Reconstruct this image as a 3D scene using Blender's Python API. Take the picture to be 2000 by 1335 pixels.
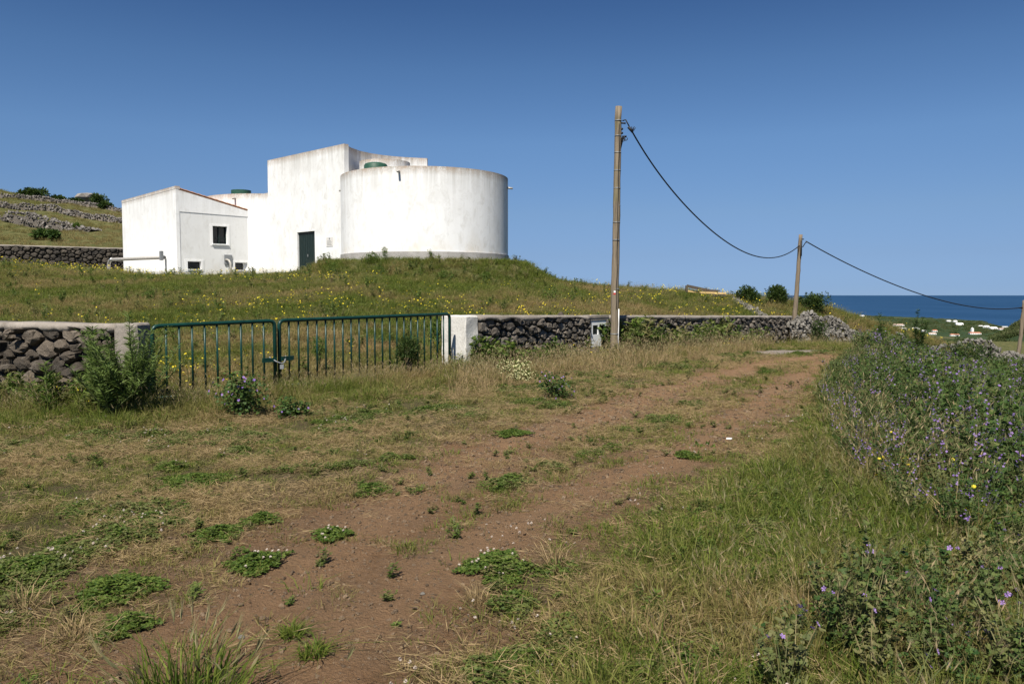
import bpy, math, random
import numpy as np
for o in list(bpy.data.objects): bpy.data.objects.remove(o)
SC = bpy.context.scene
COL = SC.collection
R = math.radians
rng = np.random.default_rng(7)
random.seed(7)

# ------------------------------------------------------------------ camera, sky, sun, exposure
F = 1555.6; EYE = 1.6; PITCH = math.atan(91.5 / F)
cam = bpy.data.cameras.new('camera'); cam.lens = 28; cam.sensor_width = 36
cam.clip_start = 0.05; cam.clip_end = 400000
camo = bpy.data.objects.new('camera', cam); COL.objects.link(camo)
camo.location = (0, 0, EYE); camo.rotation_euler = (R(90) - PITCH, 0, 0)
SC.camera = camo
SUN_EL = R(55); SUN_AZ = R(196)         # azimuth clockwise from +Y (the view direction): behind, a little left
w = bpy.data.worlds.new('World'); SC.world = w; w.use_nodes = True
nt = w.node_tree; bg = nt.nodes['Background']
sky = nt.nodes.new('ShaderNodeTexSky'); sky.sky_type = 'NISHITA'; sky.sun_disc = False
sky.sun_elevation = SUN_EL; sky.sun_rotation = SUN_AZ; sky.altitude = 0
sky.air_density = 1.0; sky.dust_density = 0.0; sky.ozone_density = 2.0
_tc = nt.nodes.new('ShaderNodeTexCoord'); _sx = nt.nodes.new('ShaderNodeSeparateXYZ'); nt.links.new(_tc.outputs['Generated'], _sx.inputs[0])
_rp = nt.nodes.new('ShaderNodeValToRGB'); nt.links.new(_sx.outputs[2], _rp.inputs[0])     # deeper, more saturated blue than the bare sky model
_cs = [(0, (.221, .379, .86)), (.01, (.225, .374, .826)), (.048, (.288, .397, .709)), (.099, (.373, .473, .688)), (.184, (.430, .563, .747)), (.265, (.368, .515, .692)), (.335, (.275, .42, .609)), (1, (.26, .40, .60))]
while len(_rp.color_ramp.elements) < len(_cs): _rp.color_ramp.elements.new(.5)
for _e, (_p, _c) in zip(_rp.color_ramp.elements, _cs): _e.position = _p; _e.color = (*_c, 1)
_mx = nt.nodes.new('ShaderNodeMix'); _mx.data_type = 'RGBA'; _mx.blend_type = 'MULTIPLY'; _mx.inputs[0].default_value = 1
nt.links.new(sky.outputs[0], _mx.inputs[6]); nt.links.new(_rp.outputs[0], _mx.inputs[7]); nt.links.new(_mx.outputs[2], bg.inputs[0]); bg.inputs[1].default_value = 0.073
sl = bpy.data.lights.new('sun', 'SUN'); sl.energy = 5.0; sl.angle = R(0.53); sl.color = (1.0, 0.945, 0.84)
slo = bpy.data.objects.new('sun', sl); COL.objects.link(slo)
from mathutils import Vector
sdir = Vector((math.sin(SUN_AZ) * math.cos(SUN_EL), math.cos(SUN_AZ) * math.cos(SUN_EL), math.sin(SUN_EL)))
slo.rotation_euler = sdir.to_track_quat('Z', 'Y').to_euler(); slo.location = (0, -5, 30)
SC.view_settings.view_transform = 'Standard'; SC.view_settings.look = 'None'
SC.view_settings.exposure = 0.65; SC.view_settings.gamma = 1; SC.view_settings.use_curve_mapping = False
SC.render.engine = 'CYCLES'

# ------------------------------------------------------------------ noise and terrain
def _h(ix, iy, s):
    v = np.sin(ix * 127.1 + iy * 311.7 + s * 74.7) * 43758.5453
    return v - np.floor(v)
def vnoise(x, y, s=0):
    ix = np.floor(x); iy = np.floor(y); fx = x - ix; fy = y - iy
    fx = fx * fx * (3 - 2 * fx); fy = fy * fy * (3 - 2 * fy)
    a = _h(ix, iy, s); b = _h(ix + 1, iy, s); c = _h(ix, iy + 1, s); d = _h(ix + 1, iy + 1, s)
    return (a + (b - a) * fx) * (1 - fy) + (c + (d - c) * fx) * fy
def fbm(x, y, s=0, o=4):
    t = 0; a = .5; n = 0
    for k in range(o):
        t = t + a * vnoise(x, y, s + k * 13); n += a
        x = x * 2.03 + 5.1; y = y * 2.03 + 1.7; a *= .5
    return t / n
def sm(a, b, x):
    t = np.clip((x - a) / (b - a), 0, 1); return t * t * (3 - 2 * t)

TC = (-4.73, 43.8); TR = 4.51                      # big tank
WX = [-60, -14, -7.9, -5.2, -1.27, 11.1, 13.3, 16, 25, 60]
WY = [34, 14.9, 12.3, 11.1, 16.5, 32, 34, 36, 41, 60]
TX = [-60, -37, -29, -24, -20, -16, -11, -5, 2, 6, 10, 17, 22, 30]
TZ = [4, 3.55, 3.2, 2.8, 2.55, 2.5, 2.7, 2.8, 2.25, 1.85, 1.6, .9, -.6, -3]
HU = [-1.5, -.8, -.643, -.5, -.32, -.064, .064, .25, .35, 1.5]
HZ = [20, 18.5, 16.9, 14.3, 11, 3, 0, -4, -5.6, -5.6]
CPX = [1000, 1600, 1620, 1680, 1780, 1840, 1920, 1945, 1970, 2100, 2400]
CD = [7000, 5300, 4940, 3900, 3600, 3360, 3040, 2630, 2550, 2400, 2300]
def Lane(x, y):
    s = np.clip(.6 * x + .8 * y - 14, 0, 60)
    t = np.clip(x - .42 * y - .3, 0, 3.1)
    return -.0014 * np.minimum(s, 20) ** 2 - .12 * np.maximum(s - 20, 0) - .13 * t ** 1.7 * (1 - sm(39, 46, y)) * sm(2, 5, y)
def near(x, y):
    yw = np.interp(x, WX, WY)
    t = np.clip((y - yw) / np.maximum(44 - yw, 4), 0, 1)
    e = .25 * t + .75 * sm(-.15, 1.0, t) - .75 * sm(-.15, 1.0, 0 * t) * (1 - t)
    T = np.interp(x, TX, TZ)
    z = Lane(x, y) * (1 - sm(0, 1, (y - yw) * .5)) + sm(0, 1, (y - yw) * .5) * (Lane(x, yw) * (1 - e) + T * e)
    z = z - .10 * np.clip(y - 47, 0, 20) * sm(-3, 3, x)
    r = np.hypot(x - TC[0], (y - TC[1]))
    m = 3.32 - .62 * np.maximum(r - 5.45, 0) - .03 * np.maximum(r - 3, 0)
    k = 5.0
    z = np.where(r < 14, np.log(np.exp(k * z) + np.exp(k * m)) / k, z)
    return z
def H(x, y, fine=True):
    x = np.asarray(x, float); y = np.asarray(y, float)
    d = np.maximum(y, 1e-3); r = np.hypot(x, y)
    zn = near(x, np.minimum(y, 58))
    u = x / np.maximum(y, 20)
    zf = np.interp(u, HU, HZ)
    z = zn + (zf - zn) * sm(58, 120, y) * .5 + (zf - zn) * np.clip((y - 58) / 62, 0, 1) * .5
    z = np.where(y > 120, zf - .06 * (y - 120), z)
    z = z + 30 * sm(.585, .70, u) * sm(430, 600, y) * (1 - sm(700, 1000, y))
    px = 1000 + F * u
    cd = np.interp(px, CPX, CD) * (1 + .03 * (fbm(u * 60, u * 0 + 3, 5) - .5) * 2)
    plain = -96 + 2.5 * (fbm(x / 260, y / 260, 9) - .5)
    zz = np.maximum(z, plain)
    zz = np.where(y > 1200, zz + (-104 - zz) * sm(-60, 40, y - cd), zz)
    if fine:
        inside = sm(0, 1.2, y - np.interp(x, WX, WY))
        a = .05 + .12 * inside
        zz = zz + (fbm(x * .7, y * .7, 3) - .5) * a * np.clip(r / 4, 0, 1) * (1 - sm(150, 400, r)) \
             + (fbm(x * 4, y * 4, 8, 3) - .5) * .05 * (1 - sm(30, 60, r))
        zz = zz + (fbm(x * .08, y * .08, 21) - .5) * 1.6 * sm(62, 80, y) * (1 - sm(400, 800, y))
    return zz
def ray(px, py):
    u = (px - 1000) / F; v = (py - 667.5) / F
    c, s = math.cos(PITCH), math.sin(PITCH)
    d = np.array([u, c - v * s, -s - v * c]); return d / d[1]
def at(px, py, d):
    r = ray(px, py) * d; return (float(r[0]), float(d), float(r[2] + EYE))
_ys = np.concatenate([np.arange(2, 70, .05), np.geomspace(70, 8000, 1500)])
def hit(px, py, lo=2.0, coarse=True):
    r = ray(px, py); m = _ys[_ys >= lo]
    zz = H(r[0] * m, m, not coarse); rz = EYE + r[2] * m
    k = np.argmax(rz <= zz)
    if rz[k] > zz[k]: k = len(m) - 1
    y = m[k]; return float(r[0] * y), float(y), float(H(r[0] * y, y))
def proj(x, y, z):
    c, s = math.cos(PITCH), math.sin(PITCH); z = z - EYE
    f = y * c - z * s; up = y * s + z * c
    return 1000 + F * x / f, 667.5 - F * up / f

def pxcurve(pts): return np.array([hit(a, b)[:2] for a, b in pts])
def dist_poly(x, y, P):
    best = np.full(np.shape(x), 1e9)
    for (ax, ay), (bx, by) in zip(P[:-1], P[1:]):
        dx, dy = bx - ax, by - ay; l = dx * dx + dy * dy + 1e-9
        t = np.clip(((x - ax) * dx + (y - ay) * dy) / l, 0, 1)
        best = np.minimum(best, np.hypot(x - ax - t * dx, y - ay - t * dy))
    return best
def inpoly(x, y, P):
    c = np.zeros(np.shape(x), bool)
    n = len(P)
    for i in range(n):
        x1, y1 = P[i]; x2, y2 = P[(i + 1) % n]
        cond = ((y1 > y) != (y2 > y)) & (x < (x2 - x1) * (y - y1) / (y2 - y1 + 1e-12) + x1)
        c ^= cond
    return c
RUT_L = pxcurve([(1625, 694), (1500, 708), (1400, 735), (1280, 772), (1150, 822), (1000, 868), (860, 930), (720, 1030), (600, 1120), (470, 1220), (330, 1330)])
RUT_R = pxcurve([(1640, 699), (1560, 738), (1480, 790), (1400, 850), (1290, 905), (1150, 960), (1000, 1030), (850, 1120), (700, 1220), (580, 1330)])
LANE = pxcurve([(1480, 689), (1560, 685), (1640, 686), (1720, 692)])
GATE = np.array([(-5.0, 11.04), (-3.79, 12.8), (-1.27, 16.5)])
WALLP = np.array(list(zip(WX, WY)))
def masks(x, y):
    n1 = fbm(x * .9, y * .9, 31); n2 = fbm(x * 2.7, y * 2.7, 41)
    dl = dist_poly(x, y, RUT_L); dr = dist_poly(x, y, RUT_R)
    wl = .55 + .5 * (n1 - .5); wr = .50 + .5 * (n1 - .5)
    dirt = np.maximum(np.exp(-(dl / wl) ** 2), .85 * np.exp(-(dr / wr) ** 2))
    mid = np.minimum(dl, dr)
    dirt = np.maximum(dirt, .60 * np.exp(-(mid / 1.15) ** 2))
    dirt = np.maximum(dirt, .60 * sm(2.6, .2, mid) * sm(-9, -1.5, -np.abs(x + 2.8) * 1.2) * sm(9.5, 5, y))
    dirt = dirt * (.62 + .9 * n2) + .22 * (n1 - .5)
    lane = np.exp(-(dist_poly(x, y, LANE) / .75) ** 4)
    return np.clip(dirt, 0, 1), lane, mid

# ------------------------------------------------------------------ materials
MATS = {}
def newmat(name):
    m = bpy.data.materials.new(name); m.use_nodes = True
    t = m.node_tree; b = t.nodes['Principled BSDF']; MATS[name] = m
    b.inputs['Specular IOR Level'].default_value = .3
    return m, t, b
def N(t, k, **kw):
    n = t.nodes.new(k)
    for a, v in kw.items():
        if a.startswith('i_'):
            key = a[2:]; key = int(key) if key.isdigit() else key
            n.inputs[key].default_value = v
        else: setattr(n, a, v)
    return n
def mixc(t, fac, a, b):
    m = t.nodes.new('ShaderNodeMix'); m.data_type = 'RGBA'
    for s, v in ((0, fac), (6, a), (7, b)):
        if hasattr(v, 'is_linked') or hasattr(v, 'links'): t.links.new(v, m.inputs[s])
        else: m.inputs[s].default_value = v if s == 0 else (*v, 1) if len(v) == 3 else v
    return m.outputs[2]
def ramp(t, src, pts):
    r = t.nodes.new('ShaderNodeValToRGB'); t.links.new(src, r.inputs[0])
    e = r.color_ramp.elements
    while len(e) < len(pts): e.new(.5)
    for q, (p, c) in zip(e, pts):
        q.position = p; q.color = (c, c, c, 1) if not hasattr(c, '__len__') else (*c, 1)
    return r.outputs[0]
def noise(t, scale, detail=5, vec=None, rough=.55, dist=0):
    n = t.nodes.new('ShaderNodeTexNoise'); n.inputs['Scale'].default_value = scale
    n.inputs['Detail'].default_value = detail; n.inputs['Roughness'].default_value = rough
    n.inputs['Distortion'].default_value = dist
    if vec is not None: t.links.new(vec, n.inputs['Vector'])
    return n.outputs[0]
def pos(t, sc=None):
    g = t.nodes.new('ShaderNodeNewGeometry'); o = g.outputs['Position']
    if sc:
        m = N(t, 'ShaderNodeMapping'); m.inputs['Scale'].default_value = sc; t.links.new(o, m.inputs[0]); o = m.outputs[0]
    return o
def math_(t, op, a, b=None, clamp=False):
    n = t.nodes.new('ShaderNodeMath'); n.operation = op; n.use_clamp = clamp
    for i, v in enumerate((a, b)):
        if v is None: continue
        if hasattr(v, 'links'): t.links.new(v, n.inputs[i])
        else: n.inputs[i].default_value = v
    return n.outputs[0]
def attr(t, name, typ='GEOMETRY'):
    a = t.nodes.new('ShaderNodeAttribute'); a.attribute_name = name; a.attribute_type = typ; return a.outputs['Fac']
def bump(t, b, h, strength=.5, dist=.02):
    n = t.nodes.new('ShaderNodeBump'); n.inputs['Strength'].default_value = strength; n.inputs['Distance'].default_value = dist
    t.links.new(h, n.inputs['Height']); t.links.new(n.outputs[0], b.inputs['Normal'])

def flat(name, c, rough=.7, metal=0, var=.25, scale=12, bmp=.15):
    m, t, b = newmat(name); p = pos(t)
    n = noise(t, scale, 5, p)
    f = ramp(t, n, [(.3, 0), (.7, 1)])
    t.links.new(mixc(t, f, [v * (1 - var) for v in c], [min(1, v * (1 + var)) for v in c]), b.inputs['Base Color'])
    b.inputs['Roughness'].default_value = rough; b.inputs['Metallic'].default_value = metal
    if bmp: bump(t, b, noise(t, scale * 6, 3, p), bmp, .01)
    return m
def foliage(name, a, b_, dry, trans=.35, rough=.6):
    """per-leaf random value 'v', per-instance dryness 'tint'"""
    m, t, b = newmat(name)
    v = attr(t, 'v'); ti = attr(t, 'tint', 'INSTANCER')
    c = mixc(t, v, a, b_); c = mixc(t, ti, c, dry)
    t.links.new(c, b.inputs['Base Color']); b.inputs['Roughness'].default_value = rough
    b.inputs['Specular IOR Level'].default_value = .22
    tr = t.nodes.new('ShaderNodeBsdfTranslucent'); t.links.new(c, tr.inputs[0])
    mx = t.nodes.new('ShaderNodeMixShader'); mx.inputs[0].default_value = trans
    t.links.new(b.outputs[0], mx.inputs[1]); t.links.new(tr.outputs[0], mx.inputs[2])
    t.links.new(mx.outputs[0], t.nodes['Material Output'].inputs[0])
    return m
M_GRASS = foliage('grass_blades', (.055, .098, .012), (.205, .240, .042), (.34, .25, .115), .45)
M_STRAW = foliage('dry_straw', (.17, .118, .055), (.38, .28, .145), (.38, .28, .15), .2)
M_HEAD = foliage('seed_heads', (.27, .22, .12), (.20, .20, .09), (.40, .29, .17), .3)
M_CLOVER = foliage('clover_leaves', (.042, .085, .013), (.14, .19, .035), (.20, .19, .08), .4)
M_WEED = foliage('weed_leaves', (.045, .095, .014), (.145, .195, .038), (.26, .20, .10), .4)
M_MALLOW = foliage('mallow_leaves', (.022, .056, .012), (.080, .125, .026), (.26, .22, .10), .3)
M_SHRUB = foliage('shrub_leaves', (.020, .045, .010), (.080, .12, .028), (.16, .15, .07))
M_FEATHER = foliage('feathery_leaves', (.075, .125, .028), (.17, .23, .06), (.3, .25, .1))
M_STEM = foliage('plant_stems', (.09, .11, .04), (.16, .13, .07), (.35, .26, .14), .1)
M_PURPLE = foliage('purple_petals', (.22, .11, .42), (.42, .27, .60), (.4, .3, .6), .3)
M_YELLOW = foliage('yellow_petals', (.75, .55, .02), (.85, .72, .05), (.8, .7, .1), .3)
M_CREAM = foliage('cream_petals', (.62, .62, .30), (.75, .72, .42), (.7, .6, .3), .3)
M_WHITEF = foliage('clover_heads', (.38, .31, .26), (.56, .49, .42), (.5, .4, .35), .2)

def ground_mat():
    m, t, b = newmat('ground_earth')
    p = pos(t); dirt = attr(t, 'dirt'); lane = attr(t, 'lane'); far = attr(t, 'far'); fld = attr(t, 'field')
    n1 = noise(t, 1.4, 6, p); n2 = noise(t, 9, 8, p, .7); n3 = noise(t, 45, 6, p, .75)
    soil = mixc(t, ramp(t, n2, [(.3, 0), (.7, 1)]), (.138, .076, .037), (.262, .154, .080))
    soil = mixc(t, ramp(t, n3, [(.48, 0), (.70, 1)]), soil, (.27, .18, .115))
    soil = mixc(t, ramp(t, n1, [(.35, 0), (.75, .55)]), soil, (.20, .15, .095))
    th = mixc(t, ramp(t, n3, [(.35, 0), (.65, 1)]), (.060, .048, .026), (.165, .122, .066))
    th = mixc(t, ramp(t, n2, [(.42, 0), (.66, .75)]), th, (.085, .10, .03))
    c = mixc(t, ramp(t, math_(t, 'ADD', dirt, math_(t, 'MULTIPLY', math_(t, 'SUBTRACT', n2, .5), .9)), [(.25, 0), (.55, 1)]), th, soil)
    c = mixc(t, math_(t, 'MULTIPLY', attr(t, 'rut'), ramp(t, n2, [(.25, .25), (.7, .85)])), c, (.30, .182, .100))
    grav = mixc(t, ramp(t, n3, [(.3, 0), (.7, 1)]), (.20, .165, .14), (.36, .31, .27))
    c = mixc(t, lane, c, grav)
    fg = mixc(t, ramp(t, n1, [(.35, 0), (.65, 1)]), (.055, .066, .020), (.13, .12, .05))
    c = mixc(t, fld, c, fg)
    # distant land: field patches, scrub and soil
    v = t.nodes.new('ShaderNodeTexVoronoi'); v.inputs['Scale'].default_value = 1
    mp = N(t, 'ShaderNodeMapping'); mp.inputs['Scale'].default_value = (.011, .006, 0); mp.inputs['Rotation'].default_value = (0, 0, .5)
    t.links.new(p, mp.inputs[0]); t.links.new(mp.outputs[0], v.inputs['Vector'])
    sep = t.nodes.new('ShaderNodeSeparateColor'); t.links.new(v.outputs['Color'], sep.inputs[0])
    f1 = ramp(t, sep.outputs[0], [(0, (.022, .038, .014)), (.45, (.036, .056, .019)), (.7, (.050, .068, .026)), (.9, (.085, .085, .038)), (1, (.12, .105, .05))])
    n4 = noise(t, .035, 8, p, .75)
    f1 = mixc(t, ramp(t, n4, [(.40, 0), (.6, .85)]), f1, (.022, .040, .015))
    c = mixc(t, far, c, f1)
    t.links.new(c, b.inputs['Base Color']); b.inputs['Roughness'].default_value = .95
    b.inputs['Specular IOR Level'].default_value = .1
    hh = math_(t, 'ADD', math_(t, 'MULTIPLY', n2, .8), n3)
    bump(t, b, hh, 1.0, .05)
    return m
M_GROUND = ground_mat()

def sea_mat():
    m, t, b = newmat('sea_water'); p = pos(t)
    b.inputs['Base Color'].default_value = (.010, .045, .110, 1)
    n = noise(t, .0012, 5, pos(t, (1, .35, 1)))
    t.links.new(mixc(t, ramp(t, n, [(.35, 0), (.65, 1)]), (.010, .040, .095), (.016, .052, .118)), b.inputs['Base Color'])
    b.inputs['Roughness'].default_value = .55; b.inputs['Specular IOR Level'].default_value = .10
    bump(t, b, noise(t, .08, 6, p), .6, 2.0)
    return m
def stone_mat(name, dark, light, lich=.4, lichc=(.30, .29, .26)):
    m, t, b = newmat(name)
    oi = t.nodes.new('ShaderNodeObjectInfo'); p = pos(t)
    sv = attr(t, 'v')
    n = noise(t, 7, 7, p, .7); n2 = noise(t, 38, 5, p, .7)
    rnd = math_(t, 'FRACT', math_(t, 'ADD', oi.outputs['Random'], sv))
    c = mixc(t, rnd, dark, light)
    c = mixc(t, ramp(t, n2, [(.35, 0), (.75, .5)]), c, [v * .35 for v in dark])
    c = mixc(t, math_(t, 'MULTIPLY', ramp(t, n, [(.52, 0), (.68, 1)]), lich), c, lichc)
    t.links.new(c, b.inputs['Base Color']); b.inputs['Roughness'].default_value = .95
    bump(t, b, math_(t, 'ADD', n, math_(t, 'MULTIPLY', n2, .6)), .9, .05)
    return m
M_STONE = stone_mat('basalt_stone', (.050, .041, .032), (.185, .150, .115), .35, (.26, .235, .20))
M_STONEL = stone_mat('lichen_stone', (.095, .086, .074), (.27, .25, .22), .6, (.36, .345, .31))
M_STONEM = stone_mat('grey_stone', (.060, .052, .044), (.20, .17, .14), .5)
M_STONED = stone_mat('dark_stone', (.035, .031, .028), (.12, .10, .08), .35, (.20, .17, .12))
M_STONEH = stone_mat('hill_stone', (.08, .07, .062), (.27, .245, .22), .5, (.36, .33, .3))
M_CORE = flat('wall_core', (.030, .026, .023), .95)  # near-black: mortar plus the shadow of the stone gaps, put into the colour
M_PEB = stone_mat('pebbles', (.10, .066, .040), (.25, .175, .11), .25, (.30, .25, .19))

def concrete(name, a, c2, lich=(.16, .15, .13)):
    m, t, b = newmat(name); p = pos(t)
    n = noise(t, 2.2, 8, p, .65); n2 = noise(t, 24, 5, p, .7)
    c = mixc(t, ramp(t, n, [(.35, 0), (.65, 1)]), a, c2)
    c = mixc(t, ramp(t, n2, [(.5, 0), (.72, .75)]), c, lich)
    t.links.new(c, b.inputs['Base Color']); b.inputs['Roughness'].default_value = .9
    bump(t, b, n2, .6, .02); return m
M_COPING = concrete('coping_mortar', (.19, .165, .14), (.30, .265, .23))
M_PILLAR = concrete('whitewashed_pillar', (.52, .50, .46), (.66, .64, .60), (.40, .38, .35))
M_PLINTH = concrete('cement_plinth', (.30, .285, .27), (.44, .42, .40))

def plaster(name, ztop, zbot, grime=1.0, base=(.79, .79, .79)):
    m, t, b = newmat(name)
    g = t.nodes.new('ShaderNodeNewGeometry')
    sx = t.nodes.new('ShaderNodeSeparateXYZ'); t.links.new(g.outputs['Position'], sx.inputs[0]); z = sx.outputs[2]
    st = noise(t, 1, 6, pos(t, (2.6, 2.6, .16)), .65)
    st2 = noise(t, 1, 5, pos(t, (9, 9, .35)), .7)
    bl2 = noise(t, 2.7, 9, pos(t, (1, 1, .6)), .72, .8)
    bl = noise(t, .8, 6, pos(t), .6)
    gr = noise(t, 14, 5, pos(t), .65)
    dz = math_(t, 'SUBTRACT', ztop, z)
    top = ramp(t, math_(t, 'DIVIDE', dz, 4.5, True), [(0, 1), (.10, .60), (.3, .20), (1, .03)])
    rim = ramp(t, math_(t, 'DIVIDE', dz, .42, True), [(0, 1), (.3, .55), (1, 0)])
    streak = ramp(t, math_(t, 'ADD', math_(t, 'MULTIPLY', st, .65), math_(t, 'MULTIPLY', st2, .35)), [(.40, 0), (.62, 1)])
    f = math_(t, 'MULTIPLY', math_(t, 'MULTIPLY', streak, top), .75 * grime, True)
    c = mixc(t, f, base, (.30, .285, .25))
    c = mixc(t, math_(t, 'MULTIPLY', rim, ramp(t, gr, [(.34, .1), (.62, .95)])), c, (.28, .245, .20))
    c = mixc(t, math_(t, 'MULTIPLY', ramp(t, bl, [(.50, 0), (.70, 1)]), .34 * grime), c, (.55, .54, .52))
    c = mixc(t, math_(t, 'MULTIPLY', ramp(t, bl2, [(.50, 0), (.66, 1)]), .42 * grime), c, (.50, .485, .45))
    c = mixc(t, math_(t, 'MULTIPLY', math_(t, 'MULTIPLY', rim, ramp(t, bl2, [(.40, 0), (.6, 1)])), .6), c, (.34, .20, .11))
    low = ramp(t, math_(t, 'DIVIDE', math_(t, 'SUBTRACT', z, zbot), 1.2, True), [(0, 1), (.4, .35), (1, 0)])
    c = mixc(t, math_(t, 'MULTIPLY', math_(t, 'MULTIPLY', low, ramp(t, bl, [(.42, 0), (.64, 1)])), .45), c, (.66, .54, .36))
    t.links.new(c, b.inputs['Base Color']); b.inputs['Roughness'].default_value = .92
    bump(t, b, math_(t, 'ADD', math_(t, 'MULTIPLY', gr, .5), st2), .25, .02)
    return m
M_PLH = plaster('house_plaster', 8.08, 2.8, .75)
M_PLB = plaster('block_plaster', 9.93, 2.9, 1.15, (.77, .77, .765))
M_PLT = plaster('tank_plaster', 7.89, 3.7, 1.0)
M_PLS = plaster('far_tank_plaster', 8.03, 3.0, .8)
M_PANEL = plaster('panel_plaster', 8.3, 2.8, .9, (.71, .71, .705))
M_GREEN = flat('green_gate_paint', (.006, .036, .028), .35, 0, .25, 9, .1)
M_DOOR = flat('dark_green_door', (.010, .022, .021), .5, 0, .2, 5, .05)
M_COVER = flat('green_cover', (.025, .075, .050), .5)
M_WOOD = None
def wood(name, a, c2, moss=(.14, .14, .04)):
    m, t, b = newmat(name); 
    n = noise(t, 1, 6, pos(t, (26, 26, 1.1)), .7); n2 = noise(t, 2.2, 5, pos(t))
    c = mixc(t, ramp(t, n, [(.33, 0), (.66, 1)]), a, c2)
    c = mixc(t, ramp(t, n2, [(.55, 0), (.75, .45)]), c, moss)
    t.links.new(c, b.inputs['Base Color']); b.inputs['Roughness'].default_value = .9
    bump(t, b, n, .7, .02); return m
M_POLE = wood('weathered_pole', (.115, .092, .066), (.265, .215, .155))
M_POLED = wood('darker_pole', (.13, .10, .07), (.24, .19, .135), (.10, .08, .05))
M_PLANKY = wood('pale_plank', (.50, .34, .14), (.66, .47, .22), (.4, .3, .15))
M_PLANKD = wood('dark_beam', (.045, .035, .028), (.10, .08, .06))
M_BLACK = flat('black_cable', (.012, .012, .013), .6, 0, .1, 5, 0)
M_METAL = flat('galvanised', (.42, .43, .43), .45, .6, .15, 20, .05)
M_PIPE = flat('grey_pipe', (.36, .34, .31), .5, .2, .2, 8, .05)
M_PLATE = flat('grey_plate', (.22, .23, .24), .55, .2, .15, 8, .05)
M_WHITE = flat('white_box_paint', (.78, .78, .77), .5, 0, .06, 8, .05)
M_RED = flat('red_paint', (.42, .04, .03), .6)
M_DARK = flat('dark_opening', (.010, .011, .012), .4, 0, .2, 5, 0)
M_GLASS = flat('dark_glass', (.015, .018, .022), .12, 0, .1, 5, 0)
M_TILE = flat('terracotta_tile', (.36, .19, .11), .85, 0, .35, 9, .3)
M_VW = flat('village_white', (.80, .79, .76), .9, 0, .05, .3, 0)
M_VR = flat('village_roof', (.42, .17, .10), .9, 0, .2, .3, 0)
M_VP = flat('village_pale_roof', (.50, .36, .30), .9, 0, .15, .3, 0)
M_BARK = flat('shrub_bark', (.12, .095, .07), .9)
M_SEA = sea_mat()

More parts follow.
